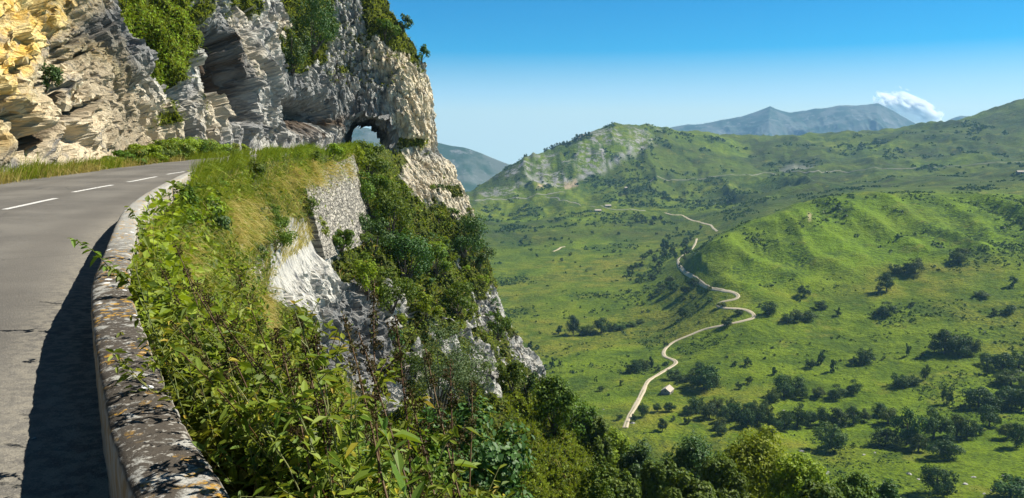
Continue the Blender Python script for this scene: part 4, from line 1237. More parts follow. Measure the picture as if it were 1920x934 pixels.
GROUPS = [
 ('tree', 'bush row on the meadow beside the white rock foot', 'dark tree in the bush row along the valley meadow bank',
  [(1012,627,6,7),(1047,625,17,18),(1075,628,28,34),(1091,629,20,20),(1107,628,30,22),(1127,624,35,30),(1145,620,22,16),(1162,618,30,14),(1182,612,24,10),(1200,606,20,9)]),
 ('bush', 'bushes at the foot of the cliff nose', 'small bush in the meadow just right of the cliff nose',
  [(995,652,16,14),(1007,655,10,10),(1002,690,14,14),(1020,692,16,8),(1035,690,12,22),(1049,684,10,11)]),
 ('bush', 'single bushes left of the track', 'single small bush in the grass left of the lower track',
  [(1117,718,8,13),(1127,733,14,12),(1165,723,11,11),(1108,787,21,22),(1162,788,18,12),(1140,742,9,6)]),
 ('tree', 'bushes left of the track bend', 'dark bush in the clump left of the S bend above the barn',
  [(1182,700,20,16),(1190,698,34,26),(1205,692,30,24),(1220,690,15,26),(1232,698,13,15),(1247,684,18,9),(1250,650,12,13)]),
 ('tree', 'trees right of the barn', 'dark tree in the clump to the right of the barn',
  [(1265,710,38,20),(1284,716,26,16),(1303,722,34,28),(1320,730,60,48),(1336,724,30,26),(1312,690,22,15)]),
 ('tree', 'trees in front of the barn', 'round dark tree in the short row in front of the barn',
  [(1190,790,13,16),(1205,782,26,28),(1232,772,20,18),(1255,772,24,20),(1242,808,22,22),(1262,790,12,12),(1290,795,17,15)]),
 ('tree', 'thicket below the barn', 'dark tree in the dense thicket below and right of the barn',
  [(1290,778,24,22),(1305,772,34,28),(1330,785,40,30),(1345,772,30,26),(1352,815,26,22),(1360,790,36,30),(1372,772,30,24),(1385,785,40,34),(1400,800,34,30),(1408,780,32,28),(1420,795,40,40),(1435,788,32,32),(1350,805,30,24)]),
 ('bush', 'bushes near the track loop', 'dark bush beside the double bend of the track below the green hill',
  [(1378,686,12,12),(1402,686,17,15),(1362,612,24,22),(1385,590,20,12),(1355,574,22,9),(1385,730,15,18),(1405,720,15,16),(1442,590,28,30),(1280,597,22,20),(1307,580,8,16),(1330,566,16,8),(1425,575,10,7)]),
 ('bush', 'scattered bushes under the dark wood', 'small dark bush in the scatter below the dark wood by the track',
  [(1235,552,20,12),(1240,543,22,14),(1255,530,20,12),(1262,546,26,16),(1285,549,22,14),(1300,537,30,18),(1280,563,16,9),(1300,561,18,10),(1220,560,10,7),(1205,572,11,7),(1180,548,10,6),(1195,530,14,9),(1215,585,10,7),(1170,580,8,6),(1330,545,14,9)]),
 ('bush', 'bushes on the slope right of the green hill', 'dark bush on the grassy slope at the foot of the green hill',
  [(1507,555,26,24),(1540,578,26,15),(1572,592,12,16),(1475,605,24,18),(1495,600,30,22),(1518,600,28,18),(1662,546,28,32),(1677,512,22,15),(1700,512,24,20),(1716,514,36,24),(1648,550,16,12),(1660,590,34,20),(1707,574,16,8),(1797,492,28,22),(1788,488,16,14),(1803,477,26,12)]),
 ('bush', 'bushes on the right slope', 'dark bush on the open slope near the right picture edge',
  [(1862,592,16,14),(1893,588,22,14),(1900,537,18,14),(1878,590,12,9),(1885,500,7,6),(1911,498,6,6),(1840,556,30,10),(1700,668,13,20)]),
 ('tree', 'broad dark trees on the right slope', 'broad dark tree in the wide clump alone on the right slope',
  [(1752,660,26,20),(1770,662,44,36),(1785,660,34,34),(1800,664,46,36),(1820,664,30,26)]),
 ('bush', 'bushes on the meadow right of the track', 'round bush alone on the open meadow in the middle right',
  [(1452,703,12,15),(1520,690,20,15),(1540,683,15,23),(1562,697,18,20),(1597,684,18,20),(1622,680,32,27)]),
 ('tree', 'tree row in the middle right', 'dark tree in the upper hedge row right of the thicket',
  [(1450,755,30,26),(1470,745,44,44),(1490,738,40,34),(1505,748,28,22),(1535,745,30,24),(1567,747,32,24),(1600,738,28,22),(1685,725,34,22),(1710,722,28,18),(1735,712,15,25),(1775,758,22,30)]),
 ('tree', 'trees on the right edge', 'dark tree in the loose wood at the right edge',
  [(1850,685,26,18),(1880,695,40,28),(1910,690,36,30),(1895,722,50,30),(1850,702,16,22),(1835,765,50,34),(1860,768,40,30),(1890,762,46,34),(1915,770,40,34),(1855,800,40,38),(1890,822,34,30),(1905,838,30,38),(1925,745,34,30)]),
 ('tree', 'lower tree row on the right', 'large dark tree in the lower tree row above the bottom meadow',
  [(1450,808,34,40),(1470,806,36,34),(1495,800,44,50),(1520,795,30,24),(1545,798,34,34),(1570,805,40,34),(1600,795,32,36),(1620,790,22,26),(1650,780,30,22),(1665,795,40,30),(1793,818,30,40),(1812,822,36,36),(1830,815,24,20)]),
 ('tree', 'big trees standing on the bottom meadow', 'big round dark tree standing free on the bottom right meadow',
  [(1558,842,64,52),(1660,836,50,32),(1700,835,54,58),(1750,822,60,60),(1768,858,60,40),(1757,926,66,48),(1905,942,80,44),(1722,846,40,34)]),
]
def inpoly_rand(rng, poly, n):
    poly = np.array(poly, float); lo, hi = poly.min(0), poly.max(0); out = []
    while len(out) < n:
        q = rng.uniform(lo, hi, (400, 2)); q = q[poly_sd(q[:, 0], q[:, 1], poly) > 0]; out += q.tolist()
    return out[:n]
for cat_, grp, lab, items in GROUPS:
    items = sorted(items)
    for i, it in enumerate(items):
        o = valley_plant(*it, 'valley_tree' if cat_ == 'tree' else 'valley_bush')
        if o: tag(o, '%s, %s from left' % (lab, ORD[i]), cat_, grp)
WOODS = [
 ('dark wood left of the track', 'dark tree in the small dense wood left of the rising track', [(1172,512),(1225,468),(1280,445),(1312,452),(1290,480),(1265,520),(1200,530)], 34, (11, 18), 0.8),
 ('trees on the bench below the rocky hill', 'tiny dark tree among those on the bench below the rocky hill', [(1140,352),(1200,335),(1250,340),(1330,365),(1300,388),(1200,384),(1150,382)], 40, (5, 10), 0.8),
 ('trees along the back of the rocky hill', 'tiny dark tree lining the left skyline of the rocky hill', None, 0, None, 0),
 ('bush clumps on the far flat', 'dark bush in the twin clumps on the far valley flat', [(1180,412),(1215,405),(1245,412),(1235,425),(1190,424)], 12, (9, 14), 0.65),
]
rngw = np.random.default_rng(5)
for grp, lab, poly, n, wr, hr in WOODS:
    if poly is None: continue
    for (x, y) in inpoly_rand(rngw, poly, n):
        w = rngw.uniform(*wr)
        o = valley_plant(x, y, w, w * hr * rngw.uniform(.8, 1.3), 'valley_tree')
        if o: tag(o, lab, 'tree', grp)
for i in range(15):
    x = 1022 + i * 5.8 + rngw.uniform(-2, 2)
    y = np.interp(x, [1020, 1050, 1080, 1130], [299, 287, 271, 242])
    g = unproj(x, y + 3, 2640); g[2] = terr_z(g[0], g[1])
    k = g[1] / FPX; s = rngw.uniform(7, 11) * k
    o = link('valley_tree', SMALL[i % 6][0], None, g, (0, 0, i), (s, s, s * 1.1))
    tag(o, 'tiny dark tree lining the left skyline of the rocky hill', 'tree', 'trees along the back of the rocky hill')
EXTRA = [('small bushes strewn over the meadows', 'tiny dark bush strewn singly over the open middle valley meadows', [(960,600),(1180,560),(1320,600),(1450,640),(1900,610),(1910,690),(1500,690),(1300,640),(1150,680),(1000,640)], 48, (4, 8)),
         ('small bushes on the far flats', 'tiny dark bush dotting the far valley floor', [(940,430),(1150,410),(1400,440),(1250,470),(1160,540),(960,470)], 36, (5, 10))]
for grp, lab, poly, n, wr in EXTRA:
    for (x, y) in inpoly_rand(rngw, poly, n):
        w = rngw.uniform(*wr)
        o = valley_plant(x, y, w, w * .75, 'valley_bush')
        if o: tag(o, lab, 'bush', grp)

TRACK_FREE = np.ones_like(TZ)
for o_ in [o for o in COL.objects if o.name.startswith('dirt_track')]:
    co = np.array([v.co[:2] for v in o_.data.vertices][3::7])
    for q in co[::2]:
        i_ = int((math.degrees(math.atan2(q[0], q[1])) + 34) / 86 * (NT_ - 1)); j_ = int((math.log(math.hypot(*q)) - math.log(75)) / (math.log(4300) - math.log(75)) * (NR_ - 1))
        TRACK_FREE[max(0, i_ - 9):i_ + 10, max(0, j_ - 2):j_ + 3] = 0
# low scrub that nobody could count: one mesh of leaf clumps over the valley
def scatter_scrub(n, seed, ymin, ymax, size, label):
    rng = np.random.default_rng(seed)
    wgt = np.clip(scrub, 0, 1) ** 1.3 * (TY > ymin) * (TY < ymax) * (rock + scree < 0.3)
    ar = np.broadcast_to((rr ** 1.0), TX.shape)          # roughly even over the picture
    ok = (qx > 860) & (qx < 2000) & (TRACK_FREE > 0.5)
    w = (wgt + 0.10 * (wgt > 0) + 0.008) * sstep(-.15, .25, fbm(G / 95.0, 4, seed + 40)) ** 1.5 * ok * (TY > ymin) * (TY < ymax)
    w = w.ravel() / w.sum()
    idx = rng.choice(w.size, n, p=w)
    i, j = np.unravel_index(idx, TX.shape)
    a = np.radians(-34 + 86 * (i + rng.uniform(-.5, .5, n)) / (NT_ - 1)); r_ = np.exp(math.log(75) + (math.log(4300) - math.log(75)) * (j + rng.uniform(-.5, .5, n)) / (NR_ - 1))
    x, y = np.sin(a) * r_, np.cos(a) * r_
    s = size * r_ / FPX * rng.uniform(.5, 1.5, n)
    P, N = [], []
    k = 7
    base = np.c_[x, y, terr_z(x, y)]
    off = unitv(rng, n * k).reshape(n, k, 3) * rng.random((n, k, 1)) ** .5
    off[..., 2] = np.abs(off[..., 2]) * .7
    C = (base[:, None] + off * s[:, None, None]).reshape(-1, 3)
    Nn = off.reshape(-1, 3) + unitv(rng, n * k) * .7; Nn /= np.linalg.norm(Nn, axis=1)[:, None]
    ss = np.repeat(s, k)
    V, F = quad_leaves(rng, C, Nn, ss * .9, ss * .7)
    o = link('scrub', mesh('scrub', V, F, L_valley)); tag(o, label, None, None, 'stuff')
scatter_scrub(7500, 9, 330, 1300, 2.3, None)
scatter_scrub(900, 19, 330, 1300, 4.2, None)
scatter_scrub(4200, 10, 1200, 2900, 3.4, None)
# pale boulders in the bottom meadows
t = NT('pale_boulder'); M_boul = t.done(t.mix(t.noise(t.objco(), 3.0, 4), (0.22, 0.21, 0.19), (0.45, 0.43, 0.40)), 0.95)
def boulder_mesh(seed):
    rng = np.random.default_rng(seed)
    nph, nth = 12, 8
    pp, tt = np.meshgrid(np.linspace(0, 2 * np.pi, nph, endpoint=False), np.linspace(0.05, np.pi - 0.05, nth), indexing='ij')
    S = np.stack([np.sin(tt) * np.cos(pp), np.sin(tt) * np.sin(pp), np.cos(tt) * .7], -1)
    S = S * (1 + .35 * fbm(S * 1.3 + seed * 3.1, 3, seed)[..., None] + .2 * facets(S * 1.5 + seed, seed)[0][..., None])
    return mesh('boulder', S, grid_faces(nph, nth, True), M_boul)
BO = [boulder_mesh(s) for s in range(4)]
for i, (x, y, w) in enumerate([(1186,794,9),(1503,847,12),(1585,800,5),(1620,853,6),(1704,889,10),(1826,895,8),(1810,908,9),(1883,893,7),(1551,888,7),(1553,885,5),(1722,899,6),(1640,849,5),(1132,768,4),(1440,780,5),(1470,770,5),(1845,926,6),(1860,920,5)]):
    g = terr_hit(x, y)
    if g is None: continue
    s = w * np.hypot(g[0], g[1]) / FPX * .5
    o = link('boulder', BO[i % 4], None, g, (0, 0, i * 1.3), (s, s * .8, s * .6))
    tag(o, 'pale boulder lying in the bottom right meadow', 'boulder', 'boulders in the bottom meadow')
# ------------------------------------------------------------------ grass on the cliff ledges and on the drop (nobody could count it)
gx, gy = pix(CP)
du = np.stack([np.gradient(gx, axis=0), np.gradient(gy, axis=0)], -1); dv = np.stack([np.gradient(gx, axis=1), np.gradient(gy, axis=1)], -1)
area = np.abs(du[..., 0] * dv[..., 1] - du[..., 1] * dv[..., 0])
view = np.array([0, 0, EYE]) - CP; vd = np.linalg.norm(view, axis=-1)
facing = (NN * view).sum(-1) / vd
inframe = (gx > -60) & (gx < 1400) & (gy > -60) & (gy < 1010) & (CP[..., 1] > 2.5)
def grass(name, mask, n, seed, L, mat, up=0.5, droop=(.2, .9), wpx=1.0, lat=0.25):
    rng = np.random.default_rng(seed)
    w = (area * mask * inframe * (facing > -0.1)).ravel(); w /= w.sum()
    idx = rng.choice(w.size, n, p=w)
    i, j = np.unravel_index(idx, CP.shape[:2])
    i2 = np.clip(i + 1, 0, CP.shape[0] - 1); j2 = np.clip(j + 1, 0, CP.shape[1] - 1)
    a, b = rng.random((2, n, 1))
    P = CP[i, j] + (CP[i2, j] - CP[i, j]) * a + (CP[i, j2] - CP[i, j]) * b
    Y = vd[i, j]
    Nn = NN[i, j]
    Up = Nn * (1 - up) + np.array([0, 0, 1.0]) * up + unitv(rng, n) * lat
    Up /= np.linalg.norm(Up, axis=1)[:, None]
    lean = np.c_[Nn[:, :2], np.full(n, -.6)] + unitv(rng, n) * .5
    V, F = blades(rng, P, Up, L * rng.uniform(.5, 1.4, n) * np.interp(Y, [5, 30, 150], [.55, .9, 1.25]), np.maximum(.006, .00062 * Y * wpx) * rng.uniform(.6, 1.4, n), lean, rng.uniform(*droop, n))
    o = link(name, mesh(name, V, F, mat)); return tag(o, kind='stuff')
gp = sstep(-.1, .25, fbm(CP / 4.0, 3, 951))
grass('grass', np.clip(green - .25, 0, 1) * islo * (0.12 + gp ** 1.5), 56000, 1, .62, L_grass)
grass('grass', np.clip(green - .35, 0, 1) * isup, 16000, 2, .75, L_grass, .3, (.4, 1.0))
golden = np.maximum(np.maximum(reg([(425,350),(480,380),(480,440),(440,470),(415,430)], 14), reg([(530,310),(660,300),(650,345),(560,350)], 12)), reg([(600,700),(680,730),(660,860),(580,800)], 20) * .8)
golden = np.maximum(golden, .22 * (1 - gp) * islo * green)
grass('dry_grass', golden * islo, 7000, 3, .8, L_gold, .4, (.5, 1.0))
gold2 = np.maximum.reduce([reg([(420,372),(455,360),(488,400),(480,445),(440,455),(415,430)], 8), reg([(535,322),(600,305),(650,300),(648,330),(600,345),(545,350)], 7), reg([(478,330),(520,330),(525,356),(485,360)], 6), reg([(300,470),(330,440),(350,520),(310,560)], 8) * .5, reg([(470,560),(500,540),(510,620),(480,640)], 8) * .6, reg([(610,700),(650,690),(660,780),(620,800)], 10) * .5])
grass('dry_grass', gold2 * islo * (.15 + gp), 6500, 8, 1.0, L_gold, .3, (.3, 1.1), 1.0, .55)
grass('grass', gold2 * islo, 2500, 18, .9, L_grass, .4, (.2, 1.0), 1.0, .5)
brightslope = reg([(930,760),(1000,750),(1130,880),(1180,960),(1000,960),(960,860)], 25)
grass('grass', brightslope * islo, 22000, 4, .7, L_sun, .6, (.1, .6))
# leafy ground cover between the grass
def ground_cover(name, mask, n, seed, size, mat, rise=.35):
    rng = np.random.default_rng(seed)
    w = (area * mask * inframe * (facing > -0.1)).ravel(); w /= w.sum()
    idx = rng.choice(w.size, n, p=w); i, j = np.unravel_index(idx, CP.shape[:2])
    k = 6
    Y = vd[i, j]
    s = size * np.interp(Y, [4, 20, 150], [.45, .8, 1.7])
    P = (CP[i, j][:, None] + unitv(rng, n * k).reshape(n, k, 3) * (s * 3.2)[:, None, None] + (NN[i, j] * rng.random((n, 1)) * rise)[:, None]).reshape(-1, 3)
    Nn = np.repeat(NN[i, j] * .5 + np.array([0, 0, .6]), k, 0) + unitv(rng, n * k) * .9; Nn /= np.linalg.norm(Nn, axis=1)[:, None]
    ss = np.repeat(s, k) * rng.uniform(.6, 1.4, n * k)
    V, F = quad_leaves(rng, P, Nn, ss * 1.5, ss * .8)
    return tag(link(name, mesh(name, V, F, mat)), kind='stuff')
ground_cover('leafy_ground_cover', np.clip(green - .3, 0, 1) * islo * (1.2 - gp), 9000, 5, .16, L_tree)
ground_cover('leafy_ground_cover', np.clip(green - .3, 0, 1) * islo * (.4 + gp), 8000, 7, .15, L_sun)
ground_cover('leafy_ground_cover', np.clip(green - .3, 0, 1) * isup * reg([(220,20),(340,20),(340,150),(250,100)], 20), 1500, 6, .14, L_sun)

# tall grass along both road edges
def edge_grass(name, C, off, n, seed, L, mat, yr, droop=(.15, .7), lean_dir=None, dens=None, wid=.00062):
    rng = np.random.default_rng(seed)
    m = (C[:, 1] > yr[0]) & (C[:, 1] < yr[1])
    q = C[m]; T = np.gradient(q, axis=0); T /= np.linalg.norm(T, axis=1)[:, None]; Nn = np.stack([T[:, 1], -T[:, 0]], -1)
    w = 1 / q[:, 1] ** .6
    if dens is not None: w = w * np.clip(fbm(np.c_[q / dens, q[:, :1] * 0], 3, seed) + .35, .03, 1)
    k = rng.choice(len(q), n, p=w / w.sum())
    o_ = rng.uniform(off[0], off[1], n)
    P2 = q[k] + T[k] * rng.uniform(-.4, .4, (n, 1)) + Nn[k] * o_[:, None]
    z = np.array([cliff_down(x, y, 3.2) or 0 for x, y in P2]) if True else 0
    P = np.c_[P2, z]
    ok = z < .45; P, P2, k, n = P[ok], P2[ok], k[ok], int(ok.sum())
    Up = np.array([0, 0, 1.0]) + unitv(rng, n) * .22; Up /= np.linalg.norm(Up, axis=1)[:, None]
    lean = np.c_[Nn[k] * (1 if lean_dir is None else lean_dir), np.full(n, -.2)] + unitv(rng, n) * .6
    V, F = blades(rng, P, Up, L * rng.uniform(.5, 1.25, n), np.maximum(.006, wid * P2[:, 1]) * rng.uniform(.6, 1.3, n), lean, rng.uniform(*droop, n))
    return tag(link(name, mesh(name, V, F, mat)), kind='stuff')
RC2 = curve(R[3:15], 0.1)
edge_grass('tall_grass', RC2, (-.15, .5), 8500, 11, 1.35, L_grass, (27, 62), dens=4)
edge_grass('tall_grass', RC2, (-.5, .25), 12000, 12, 1.6, L_grass, (62, 135), dens=7)
edge_grass('dry_grass', RC2, (.0, .9), 4200, 13, 1.2, L_gold, (27, 110), (.4, 1.0), dens=4)
UC2 = curve(U[4:13], 0.1)
edge_grass('verge_grass', UC2, (-.2, 1.9), 9000, 14, .9, L_grass, (28, 110), dens=5)
edge_grass('dry_verge_grass', UC2, (.0, 2.2), 5000, 15, .8, L_gold, (25, 62), dens=4)

# ------------------------------------------------------------------ shrubs and trees on the rock, each its own
def shrub(name, cx, cy_top, w, h, Y, mat, n, leaf, label, cat, seed, root=None, group=None, ncl=None, parts=True, low=-.75):
    """crown centred under pixel column cx, its top at cy_top, w and h in photo pixels at distance Y"""
    rng = np.random.default_rng(seed); n = int(n * 1.6)
    k = Y / FPX
    top = unproj(cx, cy_top, Y)
    rx, rz = w * k / 2, h * k / 2
    g = root if root is not None else top - np.array([0, 0, 2 * rz])
    e = link(name, None, None, g); tag(e, label, cat, group)
    P, N, C, r = crown_pts(rng, n, ncl or max(8, int(n / 130)), rx, rx * .85, rz, low, (.2, .42), (.4, .86))
    ctr = top - np.array([0, 0, rz]) - g
    V, F = quad_leaves(rng, P + ctr, N, leaf * 1.15 * rng.uniform(.7, 1.4, n), leaf * rng.uniform(.45, .9, n))
    link('crown', mesh('crown', V, F, mat), e)
    b = Acc()
    for q in C[:9]:
        end = q + ctr
        p1 = end * np.array([.35, .35, .5]) + rng.normal(size=3) * rx * .06
        b.add(*tube(cat_rom(np.array([[0, 0, -.2], p1, end]), np.linspace(0, 2, 6)), np.linspace(max(.02, rx * .045), .008, 6), 5))
    link('trunk' if cat == 'tree' else 'stems', b.mesh('stems', [M_bark]), e)
    return e
def on_rock(px_, py_):
    P, N = cliff_hit(px_, py_)
    return P
SHR = [  # foot px, foot py, top y, width, material, leaves, leaf size m, label
 (86,168,108,58,L_dark,900,.13,'round dark bush growing alone out of the yellow rock on the left'),
 (548,140,20,62,L_dark,1500,.28,'dark bushy tree in the cliff cleft, left one of the high pair'),
 (588,100,-30,86,L_dark,2200,.30,'dark bushy tree in the cliff cleft, taller right one of the high pair'),
 (600,85,40,50,L_tree,800,.28,'small spreading bush right of the dark trees in the cliff cleft'),
 (722,80,30,60,L_tree,700,.38,'low bush near the top of the spur below the skyline'),
 (752,62,18,44,L_dark,600,.38,'dark bush on the spur skyline, uppermost of the skyline bushes'),
 (790,118,80,30,L_tree,300,.36,'thin sapling standing out on the spur skyline against the sky'),
 (836,282,252,36,L_tree,400,.34,'small green bush on the ledge of the cliff nose against the sky'),
 (690,335,256,92,L_tree,1700,.34,'bright green bush hanging just below the tunnel mouth'),
 (724,256,214,18,L_sun,220,.30,'light green creeper bush hanging beside the tunnel opening'),
 (668,320,262,70,L_sun,900,.30,'light green bush at the road edge left of the tunnel mouth'),
 (700,420,320,88,L_tree,1500,.32,'bushy green tree right of the rubble wall, upper of the column'),
 (735,460,340,110,L_tree,1900,.32,'broad green tree below the tunnel in the middle of the column'),
 (700,480,395,100,L_dark,1600,.30,'dark bush right of the foot of the rubble wall'),
 (760,535,430,110,L_dark,1800,.32,'dark leafy tree in the gully, lowest of the column below the tunnel'),
 (870,480,395,110,L_dark,1900,.36,'dark spreading bush at the right edge of the cliff above the valley'),
 (900,500,440,60,L_dark,800,.34,'small dark bush at the cliff nose edge right of the spreading bush'),
 (815,520,455,70,L_tree,900,.32,'mid green bush left of the dark spreading bush on the slope'),
 (735,585,500,110,L_tree,1600,.28,'green bush on the slope above the grey rock outcrop'),
 (860,590,520,90,L_tree,1100,.32,'round green bush on the steep slope left of the cliff nose'),
 (640,470,420,60,L_tree,700,.26,'small bush at the bottom of the rubble wall'),
 (800,600,540,60,L_sun,600,.28,'light green bush halfway down the steep slope'),
 (935,640,580,50,L_tree,500,.32,'small bush clinging to the pale rock of the cliff nose'),
 (690,560,480,70,L_sun,800,.26,'light green bush above the grey rock face'),
 (960,735,670,70,L_tree,900,.32,'green bush at the bottom of the cliff nose'),
 (1040,810,705,110,L_tree,2600,.36,'leafy green tree beside the foot of the cliff nose, left of two'),
 (1080,830,740,90,L_tree,1900,.36,'leafy green tree beside the foot of the cliff nose, right of two'),
 (880,760,640,130,L_pale,1700,.22,'grey green feathery shrub below the pale cliff rocks'),
 (820,800,600,150,L_pale,2200,.17,'tall grey green feathery shrub in the middle of the slope'),
 (985,740,690,50,L_dark,500,.32,'small dark bush right below the white cliff foot'),
 (760,720,640,80,L_tree,800,.24,'green bush on the slope right of the grey outcrop'),
 (392,440,372,80,L_dark,1500,.11,'dark leafy bush on the road edge left of the golden hanging grass'),
 (515,470,400,95,L_tree,1300,.16,'leafy bush between the golden hanging grass and the rubble wall'),
 (572,415,355,46,L_tree,900,.16,'leafy bush against the left edge of the rubble wall, upper one'),
 (597,455,405,52,L_sun,900,.16,'leafy bush against the left edge of the rubble wall, lower one'),
 (345,420,345,60,L_tree,900,.10,'leafy bush just outside the far end of the parapet'),
 (470,345,290,50,L_tree,500,.2,'small leafy bush in the tall grass at the road edge'),
 (580,300,262,60,L_tree,600,.25,'leafy bush in the tall grass above the rubble wall'),
 (620,296,264,50,L_sun,500,.25,'light leafy bush in the tall grass near the end of the rubble wall'),
]
for i, (fx, fy, ty, w, mat, n, lf, lab) in enumerate(SHR):
    g = on_rock(fx, fy)
    if g is None: continue
    shrub('cliff_tree' if ' tree' in lab else 'cliff_bush', fx, ty, w, fy - ty + 8, g[1], mat, n, lf, lab, 'tree' if ' tree' in lab else 'bush', 2000 + i, g)
def unit_shrub(seed, n, leaf, mat):
    rng = np.random.default_rng(seed)
    P, N, C, r = crown_pts(rng, n, 12, .5, .5, .42, -.5, (.2, .42), (.4, .9))
    P[:, 2] += .38
    V, F = quad_leaves(rng, P, N, leaf * rng.uniform(.7, 1.4, n), leaf * rng.uniform(.35, .8, n))
    b = Acc()
    for q in C[:7]: b.add(*tube(np.array([[0, 0, -.15], q * np.array([.4, .4, .3]) + np.array([0, 0, .2]), q + np.array([0, 0, .38])]), [.018, .012, .005], 4))
    return mesh('crown', V, F, mat), b.mesh('stems', [M_bark])
USH = [unit_shrub(2500 + i, 620, .085, [L_tree, L_sun, L_dark, L_tree, L_weed][i]) for i in range(5)]
rngs = np.random.default_rng(31)
for poly, n, wr, lab, grp in [
    ([(330,380),(400,350),(470,400),(560,420),(560,470),(500,520),(420,480),(340,470)], 20, (1.2, 2.4), 'small leafy shrub on the near slope between parapet and masonry', 'shrubs on the near slope below the road'),
    ([(620,450),(900,450),(960,640),(900,760),(760,760),(700,560)], 26, (1.3, 3.0), 'small leafy shrub among the grass of the steep gully slope', 'shrubs on the gully slope'),
    ([(380,560),(520,560),(640,720),(760,760),(720,900),(560,860),(440,700)], 30, (.8, 1.9), 'small leafy shrub on the slope under the white rock outcrop', 'shrubs under the rock outcrop'),
    ([(540,405),(690,415),(700,460),(560,455)], 9, (1.5, 2.6), 'small leafy shrub where the rubble wall stands on the rock', 'shrubs at the foot of the rubble wall'),
    ([(790,390),(890,405),(935,520),(900,560),(820,540),(780,460)], 11, (2.4, 4.6), 'leafy bush in the thicket on the edge of the cliff nose', 'thicket on the cliff nose edge'),
    ([(760,330),(880,380),(980,680),(920,620),(820,420)], 14, (1.2, 2.6), 'small tuft-like shrub clinging to the rock of the cliff nose', 'shrubs on the cliff nose')]:
    for (x, y) in inpoly_rand(rngs, poly, n):
        g = on_rock(x, y)
        if g is None or g[1] > 175: continue
        s = rngs.uniform(*wr) * np.interp(g[1], [10, 60], [.45, 1])
        e = link('shrub', None, None, g - np.array([0, 0, .1]), (0, 0, rngs.uniform(0, 6.28)), (s, s, s * rngs.uniform(.7, 1.1)))
        tag(e, lab, 'shrub', grp); c_, st_ = USH[rngs.integers(5)]
        link('crown', c_, e); link('stems', st_, e)
# low bushes along the inner verge
for i, (fx, fy, ty, w) in enumerate([(245,312,280,60),(290,308,266,66),(335,304,256,76),(375,300,260,64),(410,296,264,54),(440,290,266,46),(205,318,296,50),(228,315,284,60),(268,310,272,64),(312,306,262,70),(355,302,260,66),(392,298,264,60),(425,294,268,50)]):
    Y = np.interp(fx, [0, 220, 330, 440], [35, 50, 64, 92])
    p_ = unproj(fx, fy, Y); p_[2] = 0.0
    shrub('verge_bush', fx, ty - 2, w * 1.35, fy - ty + 6, Y, [L_weed, L_tree, L_sun][i % 3], 1700, .17, 'low green bush along the cliff foot beyond the road, %s from the left' % ORD[[2, 4, 6, 8, 10, 12, 0, 1, 3, 5, 7, 9, 11][i]], 'bush', 2200 + i, p_, 'bushes along the cliff foot')

# forest trees rising from the slope below, cut by the bottom of the picture
FOR = [(1112,778,80,170,116,L_tree,'leafy tree at the slope edge just left of the lower end of the track'),(1152,806,80,170,124,L_sun,'lighter leafy tree directly below the lower end of the track'),(1135,815,110,200,150,L_tree,'dark leafy tree at the lower edge, leftmost of the forest row'),(1190,835,90,200,120,L_dark,'dark narrow tree at the lower edge right of the bright slope'),
 (1235,850,80,180,105,L_tree,'leafy tree at the lower edge between two darker ones'),(1295,815,120,210,130,L_dark,'big dark tree at the lower edge left of the bright crown'),
 (1415,797,175,240,112,L_sun,'large bright beech tree at the lower edge, tallest of the forest row'),(1350,850,110,190,105,L_tree,'dark tree in front of the large bright beech, left side'),
 (1500,855,130,190,100,L_sun,'bright feathery beech to the right of the large one'),(1600,890,110,150,105,L_tree,'tree crown at the bottom edge right of the two bright beeches'),
 (1660,900,90,130,115,L_dark,'dark low tree crown at the bottom edge, rightmost of the forest row'),(1160,880,120,190,80,L_tree,'leafy crown low at the bottom edge next to the bright grass slope'),
 (1290,890,130,170,85,L_tree,'leafy crown at the very bottom edge below the big dark tree'),(1540,905,110,130,85,L_tree,'dark crown at the very bottom edge below the feathery beech')]
for i, (cx0, ty, w, h, Y, mat, lab) in enumerate(FOR):
    top = unproj(cx0, ty, Y)
    g = np.array([top[0], top[1], 0.0])
    z1 = cliff_down(top[0], top[1]); z2 = float(terr_z(top[0], top[1]))
    g[2] = max(z1 if z1 is not None else -999, z2)
    g[2] = min(g[2], top[2] - 4)
    shrub('forest_tree', cx0, ty, w, h, Y, mat, 6400, .44, lab, 'tree', 2300 + i, g, 'forest trees at the lower picture edge', 46, low=-.6)
